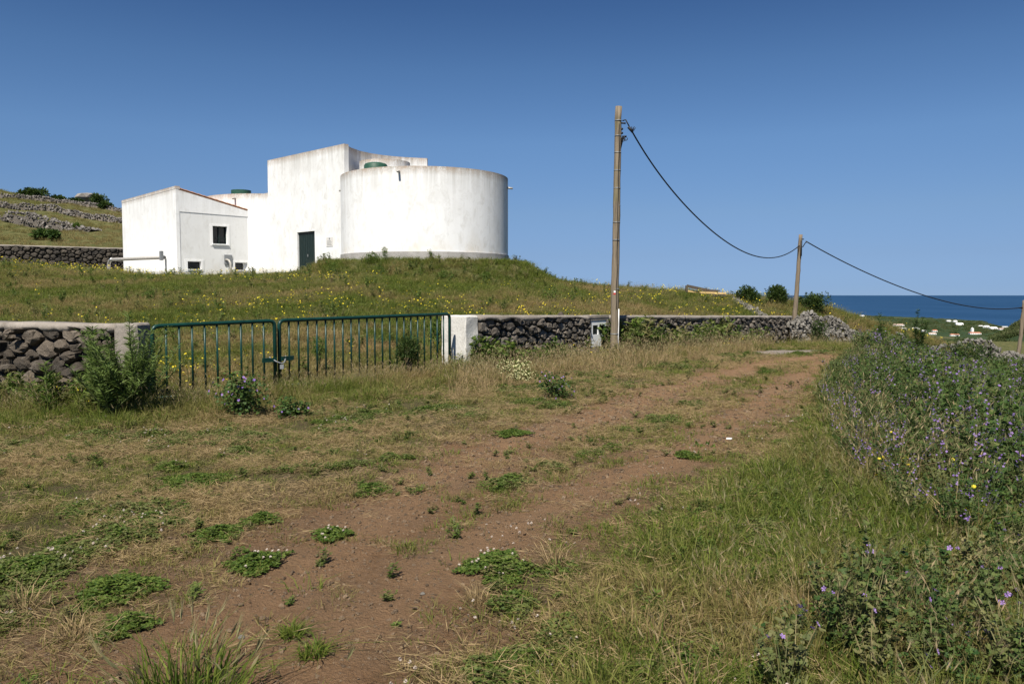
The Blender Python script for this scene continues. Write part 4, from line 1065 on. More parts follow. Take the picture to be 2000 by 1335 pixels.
# ------------------------------------------------------------------ rubble walls (too small or tangled to single out the stones)
def rubble(name, P, width, height, size, key, label, cat, dens=1.0, zoff=0, seed=1, hts=None, mcore=None):
    mcore = mcore or M_STONEM
    """loose stones heaped along a ground polyline"""
    rg = np.random.default_rng(seed); P = np.array(P); pts = []; seg = np.hypot(*(P[1:] - P[:-1]).T)
    tot = seg.sum(); n = int(dens * tot * (2 * height + width) * 2.6 / size ** 2)
    t = rg.uniform(0, tot, n); cs = np.concatenate([[0], np.cumsum(seg)])
    x = np.interp(t, cs, P[:, 0]); y = np.interp(t, cs, P[:, 1])
    hh = height * (np.interp(t, cs, hts) if hts is not None else 1) * (.8 + .4 * vnoise(t * .9, t * 0, seed))
    u_ = rg.uniform(-1, 1, n) * (height + width * .3); q = np.clip((height + width * .3 - np.abs(u_)) / height, 0, 1)
    wd = width * (1 - .5 * q); side = np.sign(u_) * np.where(q < 1, .5, np.clip(np.abs(u_) / (width * .6), 0, .5)) + rg.normal(0, .05, n); dx = np.interp(t, cs[:-1], (P[1:, 0] - P[:-1, 0]) / seg); dy = np.interp(t, cs[:-1], (P[1:, 1] - P[:-1, 1]) / seg)
    x2 = x - dy * side * wd; y2 = y + dx * side * wd
    z = H(x, y) + q * hh + zoff
    root = thing(name, label, cat, (float(P[0][0]), float(P[0][1]), float(H(P[0][0], P[0][1]))))
    s = size * rg.uniform(.28, .66, n)
    pos_ = np.stack([x2, y2, z], -1) - np.array(root.location)
    o = scatter('stones', pos_, rg.uniform(0, 6.28, (n, 3)), np.stack([s, s * rg.uniform(.7, 1, n), s * rg.uniform(.7, 1, n)], -1), rg.integers(0, 8, n), np.zeros(n), PR[key], None)
    o.parent = root
    if 'label' in o: del o['label']
    # dark heart of the wall
    m = 40; ss = np.linspace(0, tot, m); cx = np.interp(ss, cs, P[:, 0]); cy = np.interp(ss, cs, P[:, 1]); V = []
    for i in range(m):
        a = min(i, m - 2); d = np.array([cx[a + 1] - cx[a], cy[a + 1] - cy[a]]); d /= np.hypot(*d) + 1e-9
        h_ = height * (float(np.interp(ss[i], cs, hts)) if hts is not None else 1) * .72; z0 = float(H(cx[i], cy[i]))
        for sd, zz in ((-.36, -.1), (-.22, h_), (.22, h_), (.36, -.1)): V.append((cx[i] - d[1] * sd * width, cy[i] + d[0] * sd * width, z0 + zz + zoff))
    k = S(); k.add(V, [(i * 4 + j, i * 4 + j + 1, i * 4 + 5 + j, i * 4 + 4 + j) for i in range(m - 1) for j in range(3)]); k.obj('core', mcore, root)
    return root
rb = lambda pts, d=None: [hit(a, b)[:2] for a, b in pts]
R1 = [(10.8, 31.45), (11.3, 32.0), (12.2, 33.0), (13.4, 34.2), (14.4, 35.3), (15.6, 36.4), (17.2, 37.6)]
rubble('rubble_wall', R1, .75, 1.25, .22, 'rock', 'loose pale lichen-covered rubble wall where the capped wall ends, right of the middle pole', 'wall', 1.0, 0, 3, [.85, 1, 1.1, 1.15, .95, .72, .5])
R2 = [at(1752, 660, 37.5)[:2], at(1800, 660, 37.5)[:2], at(1850, 660, 37)[:2], at(1925, 665, 37)[:2], at(1960, 690, 39)[:2], at(2010, 700, 41)[:2], at(2120, 720, 42)[:2]]
rubble('rubble_wall', R2, .8, 1.45, .26, 'rock', 'pale rubble wall beyond the purple thicket, sloping down to the right edge', 'wall', 1.0, .0, 4, [1.0, .95, 1.1, 1.25, 1.0, .9, .9])
HW = [([(-60, 386), (0, 389), (60, 394), (140, 404), (240, 420), (330, 436)], 0.6, .55, 'uppermost stone wall crossing the hillside below the skyline bushes'),
      ([(-60, 409), (0, 411), (100, 417), (180, 428), (250, 438), (330, 450)], 0.7, .62, 'middle stone wall running down the hillside toward the white building')]
for pts, wd, ht, lb in HW:
    rubble('hill_wall', rb(pts), wd, ht, .34, 'rockh', lb, 'wall', .9, 0, 8)
rubble('stone_heap', rb([(18, 428), (60, 436), (110, 443), (150, 448), (186, 453)]), 2.6, .95, .42, 'rockh', 'broad heap of grey field stones spilling down the hillside', 'stones', .42, 0, 9, [.9, 1.2, 1.0, .6, .3])
rubble('stone_trail', [hit(1385, 577)[:2], at(1440, 590, 41)[:2], at(1500, 608, 37)[:2]], .5, .18, .20, 'rock', 'low pale line of stones coming down the grass beside the timber', 'stones', .7, .05, 10)

# ------------------------------------------------------------------ gate
def bent(pts, rad=.09, n=6):
    out = [Vector(pts[0])]
    for a, b, c in zip(pts[:-2], pts[1:-1], pts[2:]):
        a, b, c = Vector(a), Vector(b), Vector(c); p = b + (a - b).normalized() * rad; q = b + (c - b).normalized() * rad
        for k in range(n + 1):
            t = k / n; out.append(p * (1 - t) ** 2 + b * 2 * t * (1 - t) + q * t * t)
    out.append(Vector(pts[-1])); return out
def gate_leaf(P, Q, zP, zQ, nb, label, hinge_at_start):
    root = thing('gate_leaf', label, 'gate', (P[0], P[1], 0))
    P = np.array(P); Q = np.array(Q); d = Q - P; L = np.hypot(*d); d /= L; rt = .031
    pt = lambda s_, z: (P[0] + d[0] * s_, P[1] + d[1] * s_, z)
    top = bent([pt(0, .0), pt(0, zP), pt(L, zQ), pt(L, -.02)], .10)
    s = S(); s.tube(top, rt, 10); s.obj('frame', M_GREEN, root, True)
    s = S(); s.tube([pt(.03, .12), pt(L - .03, .12)], .028, 8); s.obj('bottom_rail', M_GREEN, root, True)
    for k in range(nb):
        f = L * (k + 1) / (nb + 1); z = zP + (zQ - zP) * f / L
        s = S(); s.tube([pt(f, .12), pt(f, z - .02)], .0165, 7); s.obj('bar', M_GREEN, root, True)
    return root, pt, L
zc = at(0, 0, 1)
G0 = at(297, 637, 11.35); G1 = at(536, 626, 12.75); G2 = at(545, 626, 12.85); G3 = at(878, 613, 16.4)
gl1, pt1, L1_ = gate_leaf(G0[:2], G1[:2], G0[2], G1[2], 9, 'short left leaf of the green tubular metal gate', True)
gl2, pt2, L2_ = gate_leaf(G2[:2], G3[:2], G2[2], G3[2], 21, 'long right leaf of the green tubular metal gate', False)
def slab(root, pt, a, b, z0, z1, off, name, mat):
    p, q = np.array(pt(a, 0)), np.array(pt(b, 0)); d = (q - p)[:2]; T = frame(p[0], p[1], d[0], d[1])
    s = S(); s.box(0, float(np.hypot(*d)), off, off + .025, z0, z1, T); return s.obj(name, mat, root)
zl = at(540, 701, 12.8)[2]
slab(gl1, pt1, L1_ - .25, L1_ - .0, zl - .035, zl + .035, .036, 'latch_plate', M_GREEN)
slab(gl2, pt2, .0, .24, zl - .03, zl + .04, .036, 'latch_plate', M_GREEN)
s = S(); a = np.array(pt1(L1_ - .1, zl)); b = np.array(pt2(.12, zl + .02))
cpts = [(a[0] + (b[0] - a[0]) * t + .10 * math.sin(t * 3.14), a[1] + (b[1] - a[1]) * t - .10 * math.sin(t * 3.14), zl + .04 - .10 * math.sin(t * 3.14)) for t in np.linspace(0, 1, 9)]
for p_, q_ in zip(cpts[:-1], cpts[1:]):
    s.tube([p_, q_], .011, 5)
ch = s.obj('gate_chain', M_PLATE, None, False, tuple(cpts[4])); tag(ch, 'rusty chain and padlock tying the two green gate leaves together', 'chain')
s = S(); c = cpts[4]; s.box(c[0] - .03, c[0] + .03, c[1] - .02, c[1] + .01, c[2] - .09, c[2] - .02); s.obj('padlock', M_PLATE, ch)

# ------------------------------------------------------------------ poles and cables
def pole(label, px0, py0, px1, py1, d, r0, r1, mat, zb, bands=0, seed=0):
    """px0,py0 foot / px1,py1 head"""
    a = Vector(at(px0, py0, d)); b = Vector(at(px1, py1, d)); t = (zb - b.z) / (a.z - b.z); foot = b + (a - b) * t
    root = thing('utility_pole', label, 'pole', tuple(foot)); rg = np.random.default_rng(seed)
    n = 22; pts = [foot + (b - foot) * (k / (n - 1)) + Vector((rg.normal(0, .006), rg.normal(0, .006), 0)) for k in range(n)]
    pts[0] = foot - (b - foot).normalized() * .3
    s = S(); s.tube(pts, [(r0 + (r1 - r0) * k / (n - 1)) * rg.uniform(.97, 1.03) for k in range(n)], 14); s.obj('post', mat, root, True)
    return root, foot, b
zf = float(H(at(1201, 660, 20.3)[0], 20.3))
pole1, ft, hd_ = pole('tall near wooden utility pole with metal straps standing before the long wall', 1200, 660, 1208, 208, 20.3, .104, .083, M_POLE, zf)
L_ = lambda k: ft + (hd_ - ft) * k
rad = lambda k: .104 + (.083 - .104) * k
for k in (.10, .28, .475, .545, .61, .68, .75, .82, .885, .945):
    p_ = L_(k); s = S(); s.tube([p_ - Vector((0, 0, .010)), p_ + Vector((0, 0, .010))], rad(k) + .004, 14); s.obj('strap', M_PLATE, pole1, True)
s = S(); p_ = [L_(k) + Vector((.092, -.035, 0)) for k in (.0, .10, .20)]; s.tube(p_, .016, 8); s.obj('conduit', M_WHITE, pole1, True)
s = S(); s.tube([L_(k) + Vector((.02 + .008 * math.sin(k * 40), -rad(k) - .004, 0)) for k in np.linspace(.2, .93, 24)], .009, 6); s.obj('down_cable', M_BLACK, pole1, True)
# painted trail mark: a white bar over a red bar wrapped on the post
kk = (at(1196, 571, 20.3)[2] - ft.z) / (hd_.z - ft.z)
for dz, mt, nm in ((.020, M_WHITE, 'white_mark'), (-.030, M_RED, 'red_mark')):
    c = L_(kk); V = []
    rr = rad(kk) + .006
    for z in (c.z + dz - .024, c.z + dz + .024):
        for a in np.linspace(R(200), R(268), 7): V.append((c.x + rr * math.cos(a), c.y + rr * math.sin(a), z))
    rr2 = rr - .004
    for z in (c.z + dz - .024, c.z + dz + .024):
        for a in np.linspace(R(200), R(268), 7): V.append((c.x + rr2 * math.cos(a), c.y + rr2 * math.sin(a), z))
    Fc = [(k, k + 1, 8 + k, 7 + k) for k in range(6)] + [(7 + k, 8 + k, 22 + k, 21 + k) for k in range(6)] + [(k + 1, k, 14 + k, 15 + k) for k in range(6)]
    s = S(); s.add(V, Fc); s.obj(nm, mt, pole1)
mid_ = lambda k, dx, dy: tuple(L_(k) + Vector((dx, dy, 0)))
s = S(); s.tube([mid_(.935, .06, -.02), at(1222, 241, 20.25)], .022, 6); s.tube([at(1216, 236, 20.3), at(1222, 234, 20.25), at(1229, 247, 20.2)], .016, 6); s.obj('bracket', M_BLACK, pole1, True)
s = S(); s.tube([at(1227, 248, 20.2), at(1236, 258, 20.2)], .035, 8); s.obj('clamp', M_BLACK, pole1, True)
s = S(); s.tube([mid_(.83, .05, -.02), at(1217, 266, 20.3), at(1223, 267, 20.25)], .03, 6)
for q in ((1216, 252), (1216, 260)): s.tube([at(q[0] - 5, q[1], 20.3), at(q[0], q[1], 20.25)], .028, 8)
s.obj('insulator', M_BLACK, pole1, True)
s = S()
for cx_, cy_, rr in ((1217, 272, 4.0), (1222, 271, 3.4), (1215, 268, 5)):
    s.tube([at(cx_ + rr * math.cos(t), cy_ + rr * math.sin(t), 20.25) for t in np.linspace(-.6, 4.4, 12)], .010, 5)
s.obj('cable_loops', M_BLACK, pole1, True)
s = S()
for k in range(4): s.tube([at(1233 + k * 1.6, 255, 20.2), at(1234 + k * 2.4, 247 + (k % 2) * 2.5, 20.2)], .009, 4)
s.obj('cable_ties', M_BLACK, pole1, True)

z2 = float(H(at(1553, 612, 38)[0], 38))
pole2, f2, h2 = pole('middle wooden utility pole leaning right above the rubble wall', 1553, 612, 1564, 458, 38, .115, .085, M_POLED, z2 - .1, 0, 3)
s = S(); s.tube([at(1565, 467, 37.95), at(1570, 467, 37.9)], .03, 6); s.tube([at(1565, 482, 37.9), at(1568, 482, 37.85), at(1573, 474, 37.85), at(1577, 472, 37.8)], .022, 6); s.obj('bracket', M_BLACK, pole2, True)
s = S(); s.tube([at(1565.5, 470, 37.85), at(1564.5, 500, 37.85)], .04, 8); s.obj('cable_sleeve', M_BLACK, pole2, True)
_q = at(1985, 735, 42); z3 = min(float(H(_q[0], 42)), _q[2])
pole3, f3, h3 = pole('farthest wooden utility pole cut by the right edge of the picture', 1985, 735, 2001, 586, 42, .105, .085, M_POLED, z3, 0, 4)
s = S(); s.tube([at(1997, 602, 41.9), at(1990, 601, 41.85)], .03, 6); s.obj('bracket', M_BLACK, pole3, True)
def cable(label, pix, d0, d1, r):
    """catenary through picture-space knots at real depth"""
    P = []
    ks = np.array(pix, float); t = np.concatenate([[0], np.cumsum(np.hypot(*(ks[1:] - ks[:-1]).T))]); 
    cf = np.polyfit(ks[:, 0], ks[:, 1], 4 if len(ks) > 6 else 3)
    xs = np.linspace(ks[0, 0], ks[-1, 0], 48)
    for i, xx in enumerate(xs):
        f = (xx - ks[0, 0]) / (ks[-1, 0] - ks[0, 0]); d = 1 / ((1 - f) / d0 + f / d1)
        P.append(at(xx, float(np.polyval(cf, xx)), d))
    s = S(); s.tube(P, r, 6); o = s.obj('overhead_cable', M_BLACK, None, True, P[0]); return tag(o, label, 'cable', 'overhead cables between the poles')
cable('sagging black cable strung from the near pole to the middle pole', [(1230, 250), (1240, 265), (1275, 322), (1310, 367), (1350, 415), (1400, 459), (1440, 484), (1470, 497), (1505, 504), (1530, 500), (1548, 490), (1562, 478)], 20.2, 38, .021)
cable('sagging black cable strung from the middle pole to the farthest pole', [(1574, 471), (1610, 491), (1660, 518), (1710, 540), (1760, 560), (1810, 578), (1850, 590), (1890, 598), (1930, 602), (1960, 602.5), (1997, 600.5)], 37.9, 41.9, .026)

# ------------------------------------------------------------------ shrubs and single plants
def bush(name, label, cat, x, y, w_, h_, n, leaf, mat, wr=.55, group=None, z=None, lumps=7, seed=0, stem=True, kind_leaf='leaf', flowers=None, sy=1.0):
    rg = np.random.default_rng(seed + 500); z = float(H(x, y)) if z is None else z
    root = thing(name, label, cat, (x, y, z), group)
    C = []
    for k in range(lumps):
        a = rg.uniform(0, 6.283); q = rg.uniform(.1, .62); hz = rg.uniform(.30, .80)
        C.append((x + math.cos(a) * q * w_ * .5, y + math.sin(a) * q * w_ * .5 * sy, z + hz * h_, rg.uniform(.2, .34) * min(w_, h_ * 1.3)))
    C.append((x, y, z + h_ * .72, .28 * min(w_, h_ * 1.3)))
    C = np.array(C); ci = rg.integers(0, len(C), n); d = unit(rg.normal(size=(n, 3))); rr = C[ci, 3] * rg.uniform(.35, 1.12, n) ** .7
    p = C[ci, :3] + d * rr[:, None]; p[:, 2] = np.maximum(p[:, 2], z + .02)
    s = S()
    if kind_leaf == 'disc': disc_leaf(s, p, rg.uniform(.6, 1.2, n) * leaf, rg)
    else: leaf_arr(s, p, d + rg.normal(0, .5, (n, 3)) + np.array([0, 0, .25]), rg.uniform(.6, 1.3, n) * leaf, wr, 0, (0, 0, 1), .2, rg)
    s.obj('foliage', mat, root)
    s = S()
    for c in C: s.tube([(x, y, z - .05), ((x + c[0]) / 2, (y + c[1]) / 2, z + (c[2] - z) * .45), tuple(c[:3])], [.02 * h_ + .006, .014 * h_ + .004, .004], 5, False)
    s.obj('stem', M_BARK if h_ > .8 else M_STEM, root)
    if flowers:
        mt, nf, rf = flowers; s = S()
        for k in range(nf):
            c = C[rg.integers(0, len(C))]; dd = unit(np.array([[rg.normal(0, 1), rg.normal(-.7, .6), rg.uniform(-.1, 1.2)]]))[0]
            flower(s, c[:3] + dd * c[3] * 1.12, dd + np.array([0, -.3, .4]), rf * rg.uniform(.7, 1.2), 0, rg)
        tag(s.obj('flowers', mt, root), kind='stuff')
    return root
def bpx(label, px, py, w_px, h_px, d, n, leaf, mat, name='shrub', cat='shrub', **kw):
    """px,py = foot in the photograph, sizes in its pixels at depth d"""
    p = at(px, py, d); return bush(name, label, cat, p[0], p[1], w_px * d / F, h_px * d / F, n, leaf, mat, z=p[2], **kw)
g_ = 'evergreen shrubs along the crest beside the middle pole'
bpx('evergreen shrub on the crest nearest the timber boards', 1455, 604, 62, 42, 42, 3200, .12, M_SHRUB, group=g_, seed=1, lumps=9)
bpx('evergreen shrub with a pointed top just left of the leaning middle pole', 1516, 604, 56, 42, 42.5, 3200, .12, M_SHRUB, group=g_, seed=2, lumps=9)
bpx('small dark shrub tucked behind the foot of the middle pole', 1563, 604, 26, 24, 43, 500, .10, M_SHRUB, group=g_, seed=3, lumps=5)
bpx('round dark evergreen shrub right of the middle pole against the sea', 1590, 617, 48, 40, 42, 2800, .11, M_SHRUB, group=g_, seed=4, lumps=10)
bpx('dark creeper hanging over the pale rubble wall', 1601, 684, 34, 62, 32.5, 1400, .07, M_SHRUB, name='creeper', cat='climbing plant', seed=5)
bpx('dark bramble bush on the near side of the right rubble wall', 1905, 745, 120, 72, 26, 3600, .06, M_SHRUB, name='bramble_bush', cat='bush', seed=6, lumps=14)
bpx('green bush against the low end of the pale rubble wall', 1712, 690, 56, 46, 31, 1200, .06, M_WEED, name='bush', cat='bush', seed=7)
# hillside bushes
def hillbush(px, py, w_, h_, label, seed, n=1100, mat=M_SHRUB):
    sky_ = 11 <= seed <= 16 
    x, y, z = hit(px, py + (1 if sky_ else 0), 60); h_ = h_ * (1.25 if sky_ else 1); bush('hill_bush', label, 'bush', x, y, w_ * y / F, h_ * y / F, n, .34, mat, z=z, seed=seed, lumps=9, group='bushes on the hillside')
hillbush(55, 388, 62, 14, 'dark bush on the hill skyline, leftmost', 11); hillbush(83, 390, 26, 17, 'yellowish rounded bush on the skyline', 12, 400)
hillbush(118, 397, 46, 12, 'low dark bush on the skyline between the round bush and the boulder', 13); hillbush(150, 402, 40, 11, 'dark bush on the skyline just left of the boulder', 14)
hillbush(192, 408, 30, 18, 'dark bush on the skyline just right of the boulder', 15); hillbush(205, 413, 34, 10, 'low skyline bush next to the white building', 16)
hillbush(150, 449, 26, 13, 'green bush at the end of the stone heap', 17, 400, M_WEED); hillbush(82, 473, 34, 16, 'grey-green bush in the pasture, left one of two', 18, 500, M_MALLOW); hillbush(108, 478, 24, 18, 'grey-green bush in the pasture, right one of two', 19, 400, M_MALLOW)
hillbush(18, 427, 14, 9, 'small green bush left of the stone heap', 20, 250, M_WEED)
x, y, z = hit(171, 404, 60); boulder('boulder', (x, y, z + 1.3), 1.35, M_STONEH, 'large grey boulder on the hill skyline between dark bushes', 'rock', None, .65)
# mound and field plants
bpx('dark leafy bush growing against the tank plinth', 728, 516, 34, 22, 38.6, 900, .07, M_WEED, name='weed_bush', cat='bush', seed=31)
bpx('upright spiky plant against the tank plinth', 752, 512, 16, 33, 38.5, 500, .09, M_WEED, name='spiky_plant', cat='plant', seed=32, lumps=5, wr=.2)
FB = [(292, 588, 34, 22, 'dark green tuft in the field below the left white building'), (385, 580, 22, 14, 'small green tuft in the field below the two basement vents'),
      (745, 540, 40, 20, 'green weed clump low on the mound left of centre'), (868, 548, 26, 18, 'dark weed clump on the mound front under the tank'), (950, 548, 26, 16, 'weed clump on the mound front under the right half of the tank'),
      (648, 540, 44, 28, 'green weed patch in front of the dark door'), (1072, 590, 60, 30, 'broad green weed patch where the mound meets the field')]
for i, (a, b, c, d_, lb) in enumerate(FB):
    x, y, z = hit(a, b, 14); bush('weed_clump', lb, 'plant', x, y, c * y / F, d_ * y / F, 420, .09, M_WEED, z=z - .03, seed=40 + i, lumps=5, wr=.3, group='green clumps on the field and mound')
bpx('green weed seen through the bars of the long gate leaf', 624, 706, 40, 46, 15.0, 500, .06, M_WEED, name='weed', cat='plant', seed=51, wr=.25, lumps=5)
bpx('dark bushy weed standing before the right part of the gate', 800, 742, 72, 100, 14.9, 2600, .055, M_SHRUB, name='weed_bush', cat='bush', seed=52, lumps=8, wr=.35)
bpx('bush growing behind the gate next to the right pillar', 856, 668, 50, 46, 18.5, 700, .06, M_WEED, name='weed_bush', cat='bush', seed=53, lumps=5)
bpx('mallow bush with purple flowers in front of the short gate leaf', 474, 820, 150, 96, 10.3, 1000, .042, M_MALLOW, name='mallow_bush', cat='bush', seed=54, lumps=16, kind_leaf='disc', flowers=(M_PURPLE, 20, .018))
bpx('low mallow bush at the foot of the gate post', 560, 824, 96, 52, 10.2, 700, .038, M_MALLOW, name='mallow_bush', cat='bush', seed=55, lumps=6, kind_leaf='disc', flowers=(M_PURPLE, 5, .016))
bpx('pale yellow flowering bush at the wall foot right of the white pillar', 1005, 758, 110, 52, 14.8, 1500, .035, M_WEED, name='flowering_bush', cat='bush', seed=56, lumps=8, flowers=(M_CREAM, 330, .011))
bpx('dusky purple-topped plant by the track below the long wall', 1085, 787, 90, 56, 12.3, 800, .034, M_MALLOW, name='mallow_plant', cat='plant', seed=57, lumps=7, kind_leaf='disc', flowers=(M_PURPLE, 26, .013))
bpx('green leafy rosette spreading at the edge of the track', 1364, 896, 92, 24, 8.35, 900, .045, M_WEED, name='rosette_plant', cat='plant', seed=58, lumps=30, flowers=None)
# tall feathery weed in front of the left pillar
def tall_weed(label, px, py, hpx, d, nst, spread, seed, leafL=.045, purple=False, name='tall_weed', mat=M_WEED, lo=.12):
    rg = np.random.default_rng(seed); f = at(px, py, d); root = thing(name, label, 'plant', f); f = np.array(f); Hh = hpx * d / F
    s = S(); l = S(); fl = S()
    for k in range(nst):
        a = rg.uniform(0, 6.283); q = spread * rg.uniform(.1, 1) if k else .02; h = Hh * (1 if k == 0 else rg.uniform(.45, .85))
        t = f + np.array([math.cos(a) * q, math.sin(a) * q, h]); m = f + (t - f) * .5 + np.array([math.cos(a) * q * .15, 0, h * .04])
        s.tube([tuple(f), tuple(m), tuple(t)], [.010, .008, .004], 5, False)
        n = int(150 * h / 1.1); tt = rg.uniform(lo, 1.02, n) ** .8
        p = f + (m - f) * np.minimum(tt * 2, 1)[:, None] + (t - m) * np.maximum(tt * 2 - 1, 0)[:, None]
        b = rg.uniform(0, 6.283, n); ll = leafL * (1.25 - .5 * tt) * rg.uniform(.7, 1.5, n)
        leaf_arr(l, p, np.stack([np.cos(b), np.sin(b), rg.uniform(.1, .9, n)], -1), ll * 1.5, .16, 0, (0, 0, 1), .15, rg)
        if purple:
            for j in range(4): flower(fl, t + rg.normal(0, .05, 3), np.array([rg.normal(0, .4), -.5, .6]), .03, 0, rg)
    s.obj('stem', M_STEM, root); l.obj('foliage', mat, root)
    if purple: tag(fl.obj('flowers', M_PURPLE, root), kind='stuff')
    return root
tall_weed('tall feathery green weed covering the left gate pillar', 258, 800, 186, 10.3, 44, .62, 61, .062, False, 'tall_weed', M_FEATHER)
tall_weed('second feathery weed sprawling beside the left gate pillar', 215, 806, 125, 10.1, 34, .60, 65, .06, False, 'tall_weed', M_FEATHER)
tall_weed('thin sow thistle climbing the near left wall', 188, 800, 165, 10.9, 2, .10, 62, .09)
tall_weed('small broad-leaved weed below the near left wall', 95, 820, 110, 10.6, 5, .30, 63, .09)
for i, (px, py, hp, lb) in enumerate([(1717, 690, 92, 'tall thistle standing above the thicket, leftmost of three'), (1790, 690, 100, 'tallest branching thistle above the thicket'), (1866, 700, 70, 'tall thistle above the thicket in front of the village, rightmost of three')]):
    tall_weed(lb, px, py + 18, hp + 2, 24 - i, 8, .42, 70 + i, .075, False, 'thistle', M_MALLOW, .1)
# clover pads and tufts on the track
CP = [(500, 1108, 92, 'dense clover pad with white heads on the bare track, nearest the middle'), (648, 1046, 62, 'round clover pad with white flowers on the track'), (245, 1228, 88, 'dark clover pad at the lower left'),
      (728, 958, 58, 'small green pad on the track left of centre'), (510, 1016, 62, 'green pad left of the bare track'), (428, 1044, 78, 'clover pad beside the dirt patch'),
      (292, 1022, 70, 'clover pad with pinkish heads at the left'), (380, 945, 110, 'broad clover patch at the left under the verge'), (232, 1160, 130, 'long clover patch running diagonally at the lower left'),
      (60, 1118, 130, 'bright green mossy patch at the left edge'), (1340, 894, 40, 'small pad at the foot of the leafy rosette'), (965, 1112, 110, 'clover patch with white heads at the near edge of the track'),
      (338, 915, 50, 'dark clover pad below the left verge'), (1195, 876, 34, 'small round green tuft in the middle of the far track'), (235, 1060, 52, 'small clover pad at the left beside bare earth'), (1000, 850, 60, 'thin dark green strip at the top of the dirt track')]
pc = PR['clover']
def clover_pad(px, py, wpx, label, seed):
    rg = np.random.default_rng(seed); x, y, z = hit(px, py); w_ = wpx * y / F / 2
    root = thing('clover_pad', label, 'clover', (x, y, z), 'clover pads on the track')
    s = S(); n = int(min(1500, 260 + 5200 * w_ * w_ * 4)); a = rg.uniform(0, 6.283, n); q = rg.uniform(0, 1, n) ** .55 * (1 + .22 * np.sin(3 * a + seed) + .16 * np.sin(7 * a + seed * 2) + .10 * np.sin(13 * a)) + np.abs(rg.normal(0, .13, n))
    X = x + np.cos(a) * q * w_; Y = y + np.sin(a) * q * w_ * 1.25; hz = .012 + .045 * np.clip(1 - q, 0, 1) * rg.uniform(.4, 1.3, n) + .01 * rg.uniform(0, 1, n)
    c = np.stack([X, Y, H(X, Y) + hz], -1)
    for k in range(3):
        b = a * 5 + k * 2.09; leaf_arr(s, c, np.stack([np.cos(b), np.sin(b), np.full(n, .12)], -1), rg.uniform(.014, .024, n), .95, 0, (0, 0, 1), .1, rg)
    s.obj('leaves', M_CLOVER, root)
    if 'head' in label or 'flower' in label:
        s = S()
        for k in range(9):
            i = rg.integers(0, n); 
            for j in range(2): flower(s, c[i] + np.array([0, 0, .02 + .004 * j]), np.array([rg.normal(0, .3), -.3, 1]), .0085, 0, rg, 6, .9)
        tag(s.obj('flower_heads', M_WHITEF, root), kind='stuff')
for i, (a, b, c, lb) in enumerate(CP): clover_pad(a, b, c, lb, 200 + i)
def tuft(px, py, hpx, label, seed, mats, n=120, lean=.6, rad=.07, hd=True, name='grass_tuft', wd=.004):
    rg = np.random.default_rng(seed); x, y, z = hit(px, py); h = hpx * y / F
    root = thing(name, label, 'grass tuft', (x, y, z)); s = S()
    t, o_, hh = blades(s, n, rad, h * .5, h * 1.1, wd, lean, 0, rg, .7); 
    if hd: s2 = S(); k = rg.integers(0, n, 44); heads(s2, t[k], o_[k], .075, .012, 0, rg); tag(root, None)
    for q in ([s] + ([s2] if hd else [])): q.v = [v + np.array([x, y, z]) for v in q.v]
    s.obj('blades', mats[0], root)
    if hd: tag(s2.obj('seed_heads', M_HEAD, root), kind='stuff')
tuft(360, 1385, 150, 'tuft of wild barley with feathery heads at the bottom edge', 301, [M_GRASS], 260, .42, .20, wd=.007)
tuft(1085, 1110, 66, 'straw-coloured dry tuft at the right edge of the bare track', 302, [M_STRAW], 130, .95, .05, False)
tuft(930, 1180, 50, 'pale dry grass tuft below the clover patch', 303, [M_STRAW], 120, .8, .05, False)
tuft(45, 1200, 70, 'brown dead tuft at the left edge', 304, [M_STRAW], 90, .9, .05, False)
tuft(150, 1245, 60, 'sprawling dead grass tuft at the lower left', 305, [M_STRAW], 110, 1.1, .06, False)
tuft(570, 1250, 34, 'dark green grass tuft on the track at the bottom', 306, [M_GRASS], 150, .9, .05, False, 'grass_tuft', .006)
tuft(612, 1290, 34, 'second dark green grass tuft right at the bottom edge', 307, [M_GRASS], 150, .9, .06, False, 'grass_tuft', .006)
for i, (px, py, r_, lb, mt) in enumerate([(825, 1161, .014, 'small white stone on the near edge of the track', M_STONEL), (512, 1217, .018, 'grey rounded pebble on the lower track', M_PEB), (450, 1240, .014, 'reddish pebble on the lower track', M_PEB), (472, 1251, .014, 'pale pebble beside the reddish one', M_STONEL), (470, 1188, .012, 'small grey pebble left of the clover pad', M_PEB), (668, 1215, .016, 'brown pebble near the dark grass tufts', M_PEB)]):
    x, y, z = hit(px, py); boulder('pebble', (x, y, z + r_ * .3), r_, mt, lb, 'stone')
x, y, z = hit(1424, 861); s = S(); s.prism([(x - .035, y - .01), (x + .02, y - .03), (x + .035, y + .0), (x - .02, y + .01)], z + .005, z + .02); tag(s.obj('litter', M_WHITE, None, False, (x, y, z)), 'scrap of white litter lying on the far side of the track', 'litter')

# ------------------------------------------------------------------ timber on the crest
def board(a, b, d0, d1, w_, t_, mat, label):
    p = Vector(at(*a, d0)); q = Vector(at(*b, d1)); d = (q - p); L = d.length; d.normalize(); sd = d.cross(Vector((0, 0, 1))).normalized(); up = sd.cross(d)
    V = []
    for k in (0, 1):
        for i, j in ((-1, -1), (1, -1), (1, 1), (-1, 1)): V.append(tuple(p + d * L * k + sd * i * w_ / 2 + up * j * t_ / 2))
    s = S(); s.add(V, [(3, 2, 1, 0), (4, 5, 6, 7), (0, 1, 5, 4), (1, 2, 6, 5), (2, 3, 7, 6), (3, 0, 4, 7)]); return tag(s.obj('wooden_board', mat, None, False, tuple(p)), label, 'board', 'timber dumped on the crest')
board((1341, 558), (1402, 571), 42, 41.6, .12, .15, M_PLANKD, 'dark beam sloping down to the right on the crest')
board((1341, 557.5), (1341, 573), 42, 42, .12, .12, M_PLANKD, 'short upright dark post at the left end of the timber')
